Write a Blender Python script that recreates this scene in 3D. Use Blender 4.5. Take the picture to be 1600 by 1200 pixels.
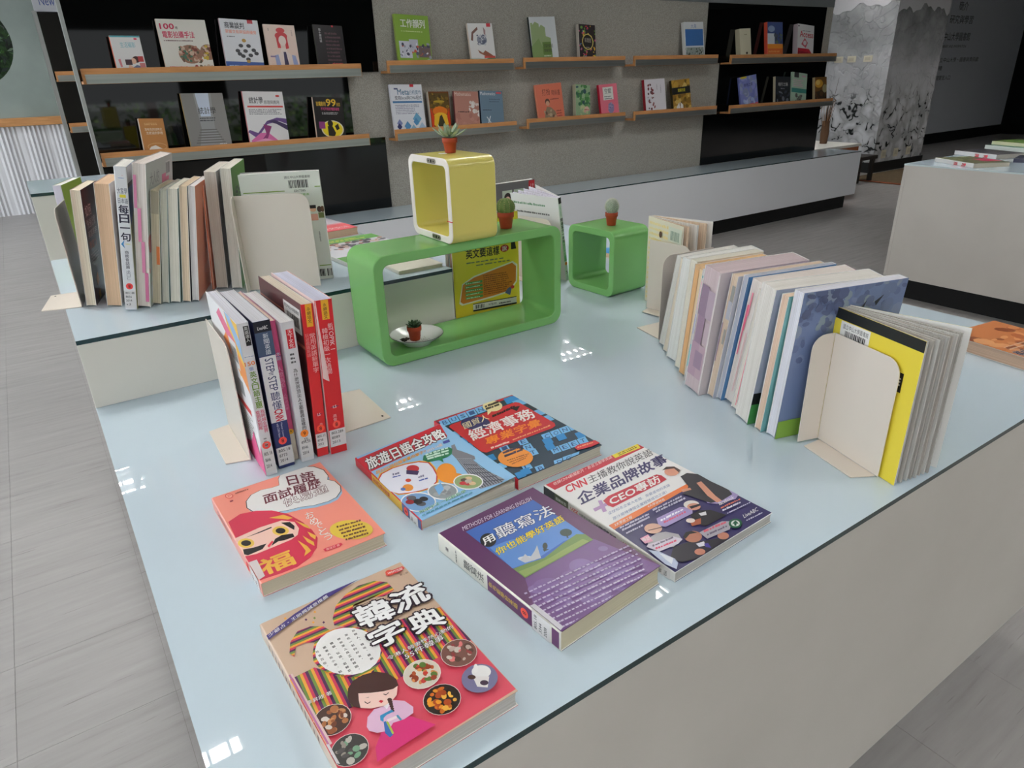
import bpy, bmesh, math, random
from mathutils import Vector, Matrix
S = bpy.context.scene
for o in list(bpy.data.objects): bpy.data.objects.remove(o)
COL = S.collection
PI = math.pi
# ------------------------------------------------------------ camera
cd = bpy.data.cameras.new('camera'); cam = bpy.data.objects.new('camera', cd); COL.objects.link(cam)
cd.sensor_width = 36; cd.lens = 24.235; cd.clip_start = 0.02; cd.clip_end = 200
_p, _r, _y = math.radians(24.095), math.radians(1.829), math.radians(56.30)
_f = Vector((math.cos(_y)*math.cos(_p), math.sin(_y)*math.cos(_p), -math.sin(_p)))
_rt = Vector((math.sin(_y), -math.cos(_y), 0)); _d = _f.cross(_rt)
_r2 = math.cos(_r)*_rt + math.sin(_r)*_d; _d2 = -math.sin(_r)*_rt + math.cos(_r)*_d
cam.matrix_world = Matrix(((_r2.x, -_d2.x, -_f.x, 0), (_r2.y, -_d2.y, -_f.y, 0), (_r2.z, -_d2.z, -_f.z, 1.24), (0, 0, 0, 1)))
S.camera = cam
# ------------------------------------------------------------ world, light, exposure
w = bpy.data.worlds.new('world'); S.world = w; w.use_nodes = True
nt = w.node_tree; bg = nt.nodes['Background']
tc = nt.nodes.new('ShaderNodeTexCoord'); sp = nt.nodes.new('ShaderNodeSeparateXYZ'); rp = nt.nodes.new('ShaderNodeValToRGB')
nt.links.new(tc.outputs['Generated'], sp.inputs[0]); nt.links.new(sp.outputs['Z'], rp.inputs[0]); nt.links.new(rp.outputs[0], bg.inputs[0])
rp.color_ramp.elements[0].position = 0.0; rp.color_ramp.elements[0].color = (0.35, 0.38, 0.36, 1)
rp.color_ramp.elements[1].position = 0.25; rp.color_ramp.elements[1].color = (0.82, 0.92, 1.0, 1)
bg.inputs[1].default_value = 1.6
def area(name, loc, rot, sx, sy, power, col=(1, 1, 1), portal=False):
    l = bpy.data.lights.new(name, 'AREA'); l.shape = 'RECTANGLE'; l.size = sx; l.size_y = sy; l.energy = power; l.color = col
    o = bpy.data.objects.new(name, l); COL.objects.link(o); o.location = loc; o.rotation_euler = rot
    if portal: l.cycles.is_portal = True
    return o
# daylight of the window bays: left wall (facing +X) and behind the camera (facing +Y)
for i, yy in enumerate((-4.2, -1.4, 1.4, 4.2, 7.0)):
    area('window_daylight', (-3.92, yy, 1.55), (0, -PI/2, 0), 1.7, 2.2, (18, 22, 30, 46, 60)[i], (0.88, 0.95, 1.0))
for i, xx in enumerate((-1.5, 1.5, 4.5)):
    area('window_daylight', (xx, -5.92, 1.5), (PI/2, 0, 0), 2.2, 1.2, 5, (0.92, 0.97, 1.0))
sl = bpy.data.lights.new('sun', 'SUN'); sl.energy = 4.5; sl.angle = 0.02; so = bpy.data.objects.new('sun', sl); COL.objects.link(so)   # high sun over the roof, added to brighten the garden shrubs behind the camera
so.location = (0, 6, 12); so.rotation_euler = (math.radians(-30), 0, 0)
LAMP = 52.0
S.view_settings.view_transform = 'Standard'; S.view_settings.look = 'None'
S.view_settings.exposure = 0.15; S.view_settings.gamma = 1.0; S.view_settings.use_curve_mapping = False
S.cycles.use_denoising = True; S.cycles.max_bounces = 8; S.cycles.caustics_reflective = False; S.cycles.caustics_refractive = False
S.cycles.sample_clamp_indirect = 4.0
rng = random.Random(7)
# ------------------------------------------------------------ helpers
def lin(c):
    return tuple(((v/255)/12.92 if v/255 <= 0.04045 else ((v/255+0.055)/1.055)**2.4) for v in c[:3])+(1.0,)
def mat(name, col, rough=0.5, spec=0.5, metal=0.0, coat=0.0):
    m = bpy.data.materials.new(name); m.use_nodes = True; b = m.node_tree.nodes['Principled BSDF']
    b.inputs['Base Color'].default_value = lin(col); b.inputs['Roughness'].default_value = rough
    b.inputs['Specular IOR Level'].default_value = spec; b.inputs['Metallic'].default_value = metal; b.inputs['Coat Weight'].default_value = coat
    return m
def N(m, t, **kw):
    n = m.node_tree.nodes.new(t)
    for k, v in kw.items():
        if k.startswith('i_'): n.inputs[k[2:].replace('_', ' ')].default_value = v
        else: setattr(n, k, v)
    return n
def L(m, a, ao, b, bi): m.node_tree.links.new(a.outputs[ao], b.inputs[bi])
def bsdf(m): return m.node_tree.nodes['Principled BSDF']
def ramp(m, pts):
    n = m.node_tree.nodes.new('ShaderNodeValToRGB'); cr = n.color_ramp
    while len(cr.elements) < len(pts): cr.elements.new(0.5)
    for e, (p, c) in zip(cr.elements, pts): e.position = p; e.color = lin(c) if len(c) == 3 else c
    return n
def noisy(name, c0, c1, scale=8, rough=0.5, spec=0.4, detail=4, bump=0.0, stretch=None, lo=0.35, hi=0.65):
    m = mat(name, c0, rough, spec); t = N(m, 'ShaderNodeTexCoord'); n = N(m, 'ShaderNodeTexNoise'); n.inputs['Scale'].default_value = scale; n.inputs['Detail'].default_value = detail
    if stretch:
        mp = N(m, 'ShaderNodeMapping'); mp.inputs['Scale'].default_value = stretch; L(m, t, 'Object', mp, 0); L(m, mp, 0, n, 'Vector')
    else: L(m, t, 'Object', n, 'Vector')
    r = ramp(m, [(lo, c0), (hi, c1)]); L(m, n, 'Fac', r, 0); L(m, r, 0, bsdf(m), 'Base Color')
    if bump:
        b = N(m, 'ShaderNodeBump'); b.inputs['Strength'].default_value = bump; b.inputs['Distance'].default_value = 0.01; L(m, n, 'Fac', b, 'Height'); L(m, b, 0, bsdf(m), 'Normal')
    return m
def attr_mat(name, rough, spec, lines=False):
    m = mat(name, (200, 200, 200), rough, spec); a = N(m, 'ShaderNodeAttribute'); a.attribute_name = 'Col'
    if lines:   # the leaves of a page block: fine lines along the edge
        t = N(m, 'ShaderNodeTexCoord'); mp = N(m, 'ShaderNodeMapping'); mp.inputs['Scale'].default_value = (3, 3, 2200); n = N(m, 'ShaderNodeTexNoise'); n.inputs['Scale'].default_value = 1.0; n.inputs['Detail'].default_value = 2
        L(m, t, 'Object', mp, 0); L(m, mp, 0, n, 'Vector'); r = ramp(m, [(0.3, (226, 223, 219)), (0.62, (255, 255, 255))]); L(m, n, 'Fac', r, 0)
        x = N(m, 'ShaderNodeMix', data_type='RGBA', blend_type='MULTIPLY'); x.inputs[0].default_value = 1.0
        L(m, a, 'Color', x, 6); L(m, r, 0, x, 7); L(m, x, 2, bsdf(m), 'Base Color')
    else: L(m, a, 'Color', bsdf(m), 'Base Color')
    return m
M_PRINT = attr_mat('printed_cover', 0.32, 0.45); M_MATT = attr_mat('matt_print', 0.55, 0.3); M_PAGE = attr_mat('page_edges', 0.8, 0.15, True)
class MB:
    """collects faces (with a colour each) and links them as one mesh object"""
    def __init__(s): s.v = []; s.f = []; s.c = []; s.m = []
    def face(s, pts, c=(200, 200, 200), mi=0):
        i = len(s.v); s.v += [tuple(p) for p in pts]; s.f.append(tuple(range(i, i+len(pts)))); s.c.append(c); s.m.append(mi)
    def box(s, a, b, c=(200, 200, 200), mi=0, top=None, tmi=None):
        x0, y0, z0 = a; x1, y1, z1 = b; i = len(s.v)
        s.v += [(x0,y0,z0),(x1,y0,z0),(x1,y1,z0),(x0,y1,z0),(x0,y0,z1),(x1,y0,z1),(x1,y1,z1),(x0,y1,z1)]
        for k, q in enumerate(((3,2,1,0),(4,5,6,7),(0,1,5,4),(1,2,6,5),(2,3,7,6),(3,0,4,7))):
            s.f.append(tuple(i+j for j in q)); s.c.append(top if (k == 1 and top) else c); s.m.append(tmi if (k == 1 and tmi is not None) else mi)
    def obox(s, M, a, b, c=(200,200,200), mi=0):
        i = len(s.v); s.box(a, b, c, mi)
        for k in range(i, len(s.v)): s.v[k] = tuple(M @ Vector(s.v[k]))
    def tube(s, p, q, r0, r1=None, n=8, c=(200,200,200), mi=0, cap=True):
        r1 = r0 if r1 is None else r1; p = Vector(p); q = Vector(q); d = (q-p).normalized(); u = d.orthogonal().normalized(); v = d.cross(u); i = len(s.v)
        for P, r in ((p, r0), (q, r1)):
            for k in range(n): s.v.append(tuple(P+u*math.cos(2*PI*k/n)*r+v*math.sin(2*PI*k/n)*r))
        for k in range(n): s.f.append((i+k, i+(k+1)%n, i+n+(k+1)%n, i+n+k)); s.c.append(c); s.m.append(mi)
        if cap:
            s.f.append(tuple(i+n-1-k for k in range(n))); s.f.append(tuple(i+n+k for k in range(n))); s.c += [c, c]; s.m += [mi, mi]
    def lathe(s, prof, n=24, c=(200,200,200), mi=0, o=(0,0,0), fn=None, close=False):
        i = len(s.v); m = len(prof)
        for r, z in prof:
            for k in range(n):
                a = 2*PI*k/n; rr = r*(fn(a, z) if fn else 1); s.v.append((o[0]+rr*math.cos(a), o[1]+rr*math.sin(a), o[2]+z))
        for j in range(m-1):
            for k in range(n): s.f.append((i+j*n+k, i+j*n+(k+1)%n, i+(j+1)*n+(k+1)%n, i+(j+1)*n+k)); s.c.append(c); s.m.append(mi)
    def prism(s, poly, M, t, c=(200,200,200), mi=0, side=None):
        """closed polygon in local XY extruded 0..t along local Z, placed by M"""
        n = len(poly); i = len(s.v)
        for z in (0, t):
            for x, y in poly: s.v.append(tuple(M @ Vector((x, y, z))))
        s.f.append(tuple(i+n-1-k for k in range(n))); s.f.append(tuple(i+n+k for k in range(n))); s.c += [c, c]; s.m += [mi, mi]
        for k in range(n): s.f.append((i+k, i+(k+1)%n, i+n+(k+1)%n, i+n+k)); s.c.append(side or c); s.m.append(mi)
    def obj(s, name, mats, parent=None, smooth=False, bevel=0, angle=40):
        me = bpy.data.meshes.new(name); me.from_pydata(s.v, [], s.f)
        if not isinstance(mats, (list, tuple)): mats = [mats]
        for m in mats: me.materials.append(m)
        me.polygons.foreach_set('material_index', s.m)
        at = me.color_attributes.new('Col', 'FLOAT_COLOR', 'CORNER'); buf = []; cache = {}
        for c, f in zip(s.c, s.f):
            if c not in cache: cache[c] = lin(c)
            buf += list(cache[c])*len(f)
        at.data.foreach_set('color', buf)
        o = bpy.data.objects.new(name, me); COL.objects.link(o)
        if parent: o.parent = parent
        if smooth:
            me.polygons.foreach_set('use_smooth', [True]*len(me.polygons)); 
            try: me.set_sharp_from_angle(angle=math.radians(angle))
            except Exception: pass
        if bevel:
            b = o.modifiers.new('bevel', 'BEVEL'); b.width = bevel; b.segments = 2; b.limit_method = 'ANGLE'
        return o
def tag(o, label, cat, group=None):
    o['label'] = label; o['category'] = cat
    if group: o['group'] = group
    return o
def thing(name, label, cat, loc=(0,0,0), rz=0, group=None, M=None):
    o = bpy.data.objects.new(name, None); COL.objects.link(o); o.empty_display_size = 0.05
    if M is not None: o.matrix_world = M
    else: o.location = loc; o.rotation_euler = (0, 0, rz)
    return tag(o, label, cat, group)
def struct(o): o['kind'] = 'structure'; return o
def frame(org, X, Y, Z): return Matrix(((X[0],Y[0],Z[0],org[0]),(X[1],Y[1],Z[1],org[1]),(X[2],Y[2],Z[2],org[2]),(0,0,0,1)))
# ------------------------------------------------------------ lettering and printed art
_tc = {}
def glyphs(txt, bold):
    k = (txt, bold)
    if k not in _tc:
        cu = bpy.data.curves.new('lettering', 'FONT'); cu.body = txt; cu.resolution_u = 2; cu.offset = bold*0.012
        o = bpy.data.objects.new('lettering', cu); me = o.to_mesh()
        _tc[k] = ([(v.co.x, v.co.y) for v in me.vertices], [tuple(p.vertices) for p in me.polygons])
        o.to_mesh_clear(); bpy.data.objects.remove(o); bpy.data.curves.remove(cu)
    return _tc[k]
def clip(poly, nx, ny, d):
    out = []; n = len(poly)
    for i in range(n):
        a = poly[i]; b = poly[(i+1) % n]; da = a[0]*nx+a[1]*ny-d; db = b[0]*nx+b[1]*ny-d
        if da >= 0: out.append(a)
        if (da >= 0) != (db >= 0): t = da/(da-db); out.append((a[0]+(b[0]-a[0])*t, a[1]+(b[1]-a[1])*t))
    return out
class Art:
    """flat print in millimetres on a face w x h; put() maps (u, v, height) to the object's own space"""
    def __init__(s, w, h, put, seed=1): s.w = w; s.h = h; s.put = put; s.mb = MB(); s.k = 0; s.r = random.Random(seed)
    def poly(s, pts, c):
        for nx, ny, d in ((1,0,0.2),(-1,0,-s.w+0.2),(0,1,0.2),(0,-1,-s.h+0.2)):
            pts = clip(pts, nx, ny, d)
            if len(pts) < 3: return
        s.k += 1; s.mb.face([s.put(u, v, s.k*0.008+0.05) for u, v in pts], tuple(c))
    def rect(s, x0, y0, x1, y1, c): s.poly([(x0,y0),(x1,y0),(x1,y1),(x0,y1)], c)
    def ell(s, c0, a, b, c, n=22): s.poly([(c0[0]+a[0]*math.cos(t)+b[0]*math.sin(t), c0[1]+a[1]*math.cos(t)+b[1]*math.sin(t)) for t in (2*PI*i/n for i in range(n))][::(1 if a[0]*b[1]-a[1]*b[0] > 0 else -1)], c)
    def text(s, txt, a, b, d, c, bold=1, out=None):
        v0, f0 = glyphs(txt, 0)
        if not v0: return
        x0 = min(p[0] for p in v0); x1 = max(p[0] for p in v0); y0 = min(p[1] for p in v0); y1 = max(p[1] for p in v0)
        X = ((b[0]-a[0])/(x1-x0), (b[1]-a[1])/(x1-x0)); Y = ((d[0]-a[0])/max(y1-y0, 1e-4), (d[1]-a[1])/max(y1-y0, 1e-4))
        em = 0.011
        for bo, cc in (((bold*0.5+out[1]*1.7+1.2, out[0]),) if out else ())+((bold, c),):
            R = bo*em; offs = [(0, 0)] if bo <= 0.55 else ([(-R*0.6, 0), (R*0.6, 0), (0, 0)] if bo <= 1.3 else ([(R*math.cos(q*PI/3), R*math.sin(q*PI/3)) for q in range(6)]+[(0, 0)] if bo < 3 else [(R*k*math.cos(q*PI/4), R*k*math.sin(q*PI/4)) for q in range(8) for k in (0.6, 1)]))
            s.k += 1
            for dx, dy in offs:
                i = len(s.mb.v); s.k += 0.5
                for p in v0:
                    px, py = p[0]-x0+dx, p[1]-y0+dy; s.mb.v.append(s.put(a[0]+px*X[0]+py*Y[0], a[1]+px*X[1]+py*Y[1], s.k*0.008+0.05))
                for q in f0: s.mb.f.append(tuple(i+j for j in q)); s.mb.c.append(tuple(cc)); s.mb.m.append(0)
    def tbox(s, txt, x0, y0, x1, y1, c, bold=1, out=None): s.text(txt, (x0,y0), (x1,y0), (x0,y1), c, bold, out)
    def column(s, txt, xc, ytop, size, c, bold=1, pitch=1.08):
        for i, ch in enumerate(txt):
            y = ytop-size*pitch*i
            if ch == '一': s.tbox(ch, xc-size/2, y-size*0.56, xc+size/2, y-size*0.46, c, bold)
            elif ch in '、，。・·.': s.tbox(ch, xc+size*0.1, y-size*0.4, xc+size*0.3, y-size*0.2, c, bold)
            else: s.tbox(ch, xc-size/2, y-size, xc+size/2, y, c, bold)
    def bars(s, a, b, d, n, c, fill=0.6):
        for i in range(n):
            t0 = i/n; t1 = (i+fill+s.r.uniform(-0.1, 0.3))/n; t1 = min(t1, 1); hh = s.r.uniform(0.65, 1.0)
            P = lambda t, k: (a[0]+(b[0]-a[0])*t+(d[0]-a[0])*k, a[1]+(b[1]-a[1])*t+(d[1]-a[1])*k)
            s.poly([P(t0,0),P(t1,0),P(t1,hh),P(t0,hh)], c)
    def run(s, items):
        W, H = s.w/100, s.h/100
        for e in items:
            k = e[0]
            if k == 'p': s.poly(e[1], e[2])
            elif k == 'e': s.ell(e[1], e[2], e[3], e[4])
            elif k == 'c': s.ell(e[1], (e[2],0), (0,e[2]), e[3])
            elif k == 't': s.text(*e[1:])
            elif k == 'b': s.bars(*e[1:])
            elif k == 'v':
                n = len(e[1]); 
                for i, ch in enumerate(e[1]):
                    t = i/max(n-1, 1); x = e[2][0]+(e[3][0]-e[2][0])*t; y = e[2][1]+(e[3][1]-e[2][1])*t
                    if ch == '一': s.rect(x-1.4, y-0.15, x+1.4, y+0.2, e[4])
                    elif ch in '、，。': s.tbox(ch, x+0.3, y+0.8, x+1.2, y+1.7, e[4], 0.5)
                    else: s.tbox(ch, x-1.5, y-1.5, x+1.5, y+1.5, e[4], 0.8)
            elif k == 'f':
                c0, R, base, pal, n = e[1:]; s.ell(c0, (R*1.03,0), (0,R*1.03), (236,226,220)); s.ell(c0, (R,0), (0,R), base)
                for i in range(n):
                    t = s.r.random()*2*PI; q = math.sqrt(s.r.random())*0.74*R; q1 = R*s.r.uniform(0.1, 0.26); q2 = q1*s.r.uniform(0.5, 1); th = s.r.random()*PI
                    s.ell((c0[0]+q*math.cos(t), c0[1]+q*math.sin(t)), (q1*math.cos(th), q1*math.sin(th)), (-q2*math.sin(th), q2*math.cos(th)), pal[i % len(pal)], 9)
            elif k == 's':
                pts, cols, wd, ang = e[1:]; th = math.radians(ang); nx, ny = math.sin(th), -math.cos(th)
                ds = [p[0]*nx+p[1]*ny for p in pts]; q = math.floor(min(ds)/wd)
                while q*wd < max(ds):
                    pp = clip(clip(pts, nx, ny, q*wd), -nx, -ny, -(q+1)*wd)
                    if len(pp) > 2: s.poly(pp, cols[q % len(cols)])
                    q += 1
            # percent based
            elif k == 'R': s.rect(e[1]*W, e[2]*H, e[3]*W, e[4]*H, e[5])
            elif k == 'P': s.poly([(x*W, y*H) for x, y in e[1]], e[2])
            elif k == 'E': s.ell((e[1]*W, e[2]*H), (e[3]*W,0), (0,e[4]*W), e[5])
            elif k == 'T': s.tbox(e[1], e[2]*W, e[3]*H, e[4]*W, e[5]*H, *e[6:])
            elif k == 'V': s.column(e[1], e[2]*W, e[3]*H, *e[4:])
            elif k == 'U': s.text(e[1], (e[2]*W, e[3]*H), (e[2]*W, e[4]*H), (e[5]*W, e[3]*H), *e[6:])   # reads downwards (rotated)
            elif k == 'B':
                x0, y0, x1, y1, rows, c = e[1:7]; n = e[7] if len(e) > 7 else 9
                for i in range(rows):
                    yy = y1-(y1-y0)*(i+1)/rows; hh = (y1-y0)/rows*0.55; s.bars((x0*W, yy*H), (x0*W+(x1-x0)*W*s.r.uniform(0.75, 1), yy*H), (x0*W, (yy+hh)*H), n, c, 0.7)
            elif k == 'S':     # scattered blobs in a box
                x0, y0, x1, y1, n, pal, size = e[1:8]
                for i in range(n):
                    q = size*W*s.r.uniform(0.5, 1.3); th = s.r.random()*PI; q2 = q*s.r.uniform(0.4, 1)
                    s.ell((s.r.uniform(x0, x1)*W, s.r.uniform(y0, y1)*H), (q*math.cos(th), q*math.sin(th)), (-q2*math.sin(th), q2*math.cos(th)), pal[i % len(pal)], 8)
            elif k == 'C':     # a barcode
                x0, y0, x1, y1, c = e[1:6]; x = x0
                while x < x1: q = s.r.choice((0.5, 0.9, 1.4)); s.rect(x*W, y0*H, min(x+q, x1)*W, y1*H, c); x += q+s.r.choice((0.6, 1.0))
    def obj(s, name, parent, m=None): return s.mb.obj(name, m or M_PRINT, parent)
# ------------------------------------------------------------ books
def book(label, W, H, T, org, X, Y, Z, front=(240,240,240), spine=None, back=None, pages=(232,226,214), art=None, sart=None, bart=None, group=None,
         a_front=0.0, a_back=0.0, slabs=1, cat='book', name='book', seed=1, matt=False, sticker=None, cut=0.0012, label_strip=None, fan=0.86):
    spine = spine or front; back = back or front
    t = thing(name, label, cat, group=group, M=frame(org, X, Y, Z)); mb = MB(); r = min(0.0016, T*0.3); th = min(0.0007, T*0.12)
    def rot(x, z, hz, a): 
        dx, dz = x-r, z-hz; return (r+dx*math.cos(a)-dz*math.sin(a), hz+dx*math.sin(a)+dz*math.cos(a))
    outer = [(*rot(W, T, T, a_front), front)]+[(r, T, front)]+[(r-r*math.sin(q), T-r+r*math.cos(q), spine) for q in (PI/6, PI/3)]+[(0, T-r, spine), (0, r, spine)]+[(r-r*math.cos(q), r-r*math.sin(q), spine) for q in (PI/6, PI/3)]+[(r, 0, back), (*rot(W, 0, 0, -a_back), back)]
    inner = [(*rot(W, T-th, T, a_front), front)]+[(r, T-th, front)]+[(th+(r-th)*(1-math.sin(q)), T-th-(r-th)*(1-math.cos(q)), spine) for q in (PI/6, PI/3)]+[(th, T-r, spine), (th, r, spine)]+[(th+(r-th)*(1-math.cos(q)), th+(r-th)*(1-math.sin(q)), spine) for q in (PI/6, PI/3)]+[(r, th, back), (*rot(W, th, 0, -a_back), back)]
    n = len(outer)
    for i in range(n-1):
        a, b, c, d = outer[i], outer[i+1], inner[i], inner[i+1]; q = front if i == 0 else (back if i == n-2 else spine)
        mb.face([(a[0],0,a[1]),(b[0],0,b[1]),(b[0],H,b[1]),(a[0],H,a[1])][::-1], q); mb.face([(c[0],0,c[1]),(d[0],0,d[1]),(d[0],H,d[1]),(c[0],H,c[1])], (244,242,238))
        for yy, fl in ((0, 1), (H, -1)): mb.face([(a[0],yy,a[1]),(c[0],yy,c[1]),(d[0],yy,d[1]),(b[0],yy,b[1])][::fl], q)
    for i, fl in ((0, 1), (n-1, -1)):
        a, c = outer[i], inner[i]; mb.face([(a[0],0,a[1]),(a[0],H,a[1]),(c[0],H,c[1]),(c[0],0,c[1])][::fl], (240,238,234))
    M = M_MATT if matt else M_PRINT
    mb.obj('cover', M, t)
    for j in range(slabs):
        pb = MB(); z0 = th+(T-2*th)*j/slabs; z1 = th+(T-2*th)*(j+1)/slabs; f = (j+0.5)/slabs
        if slabs > 1: ang = -a_back*fan+(a_back+a_front)*fan*f
        else: ang = (a_front*0.02)
        g = 0.0010+(0.0004*(j % 3) if slabs > 1 else 0); pcol = pages if not (isinstance(pages[0], tuple)) else pages[j % len(pages)]
        NS = 3; pts = []
        for q in range(NS+1):
            zz = z0+(z1-z0)*q/NS; bul = cut*(1-(2*q/NS-1)**2) if slabs == 1 else 0
            x, z = rot(W-0.0012-bul-(0.0015*((j*7) % 5)/5 if slabs > 1 else 0), zz, (z0+z1)/2, ang); pts.append((x, z))
        back_ = [(th*1.01+0.0002, z1), (th*1.01+0.0002, z0)]
        ring = pts+back_
        pb.face([(x, g, z) for x, z in ring], pcol); pb.face([(x, H-g, z) for x, z in ring][::-1], pcol)
        for q in range(len(ring)): a, b = ring[q], ring[(q+1) % len(ring)]; pb.face([(a[0],g,a[1]),(a[0],H-g,a[1]),(b[0],H-g,b[1]),(b[0],g,b[1])], pcol)
        pb.obj('page_block', M_PAGE, t)
    k = 0.001
    if art:
        ca, sa = math.cos(a_front), math.sin(a_front)
        A = Art(W*1000, H*1000, lambda u, v, h: (r+(u*k-r)*ca-h*k*sa, v*k, T+(u*k-r)*sa+h*k*ca), seed); A.run(art); A.obj('cover_print', t, M)
    if bart:
        ca, sa = math.cos(a_back), math.sin(a_back)
        A = Art(W*1000, H*1000, lambda u, v, h: (r+(W-u*k-r)*ca-h*k*sa, v*k, -(W-u*k-r)*sa-h*k*ca), seed); A.run(bart); A.obj('back_print', t, M)
    if sart:
        A = Art(T*1000, H*1000, lambda u, v, h: (-h*k, v*k, u*k), seed); A.run(sart); A.obj('spine_print', t, M)
    if label_strip:
        y0, y1, lines = label_strip; A = Art(T*1000, H*1000, lambda u, v, h: (-h*k-0.0004, v*k, u*k), seed); A.rect(0.3, y0, T*1000-0.3, y1, (226,222,222))
        q = (y1-y0)/(len(lines)+0.6); wd = T*1000
        for i, s_ in enumerate(lines): A.tbox(s_, wd*0.14, y1-q*(i+1)+q*0.05, wd*(0.14+0.72*min(1, len(s_)/6)), y1-q*(i+1)+q*0.62, (40,40,46), 1.2)
        A.obj('call_number_label', t, M_MATT)['label'] = 'white call number label'
    if sticker:
        y, c, s_ = sticker; R = min(T*1000*0.42, 6); A = Art(T*1000, H*1000, lambda u, v, h: (-h*k-0.0005, v*k, u*k), seed); A.ell((T*500, y), (R,0), (0,R), c)
        if s_: A.tbox(s_, T*500-R*0.3, y-R*0.5, T*500+R*0.3, y+R*0.5, (60,20,20), 1)
        A.obj('genre_sticker', t, M_MATT)['label'] = 'round coloured sticker'
    return t
def flat(label, W, H, T, ox, oy, ang, z, **kw):
    a = math.radians(ang); X = Vector((math.cos(a), math.sin(a), 0)); return book(label, W, H, T, (ox, oy, z), X, Vector((-X.y, X.x, 0)), Vector((0,0,1)), **kw)
def stand(label, W, H, T, P, D, z, lean=0, fore=True, **kw):
    """upright book. D: horizontal direction from the near edge away. fore: the fore-edge is near (else the spine). P: near bottom corner"""
    D = Vector((D[0], D[1], 0)).normalized(); X = -D if fore else D; a = math.radians(lean); up = Vector((0,0,1)); Z0 = X.cross(up)
    Y = up*math.cos(a)-Z0*math.sin(a); Z = X.cross(Y); p = Vector((P[0], P[1], z))
    org = p-X*W-Z0*T*math.cos(a) if fore else p
    org.z = z+0.0005+(T*math.sin(-a) if a < 0 else 0)
    return book(label, W, H, T, org, X, Y, Z, **kw)
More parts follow.
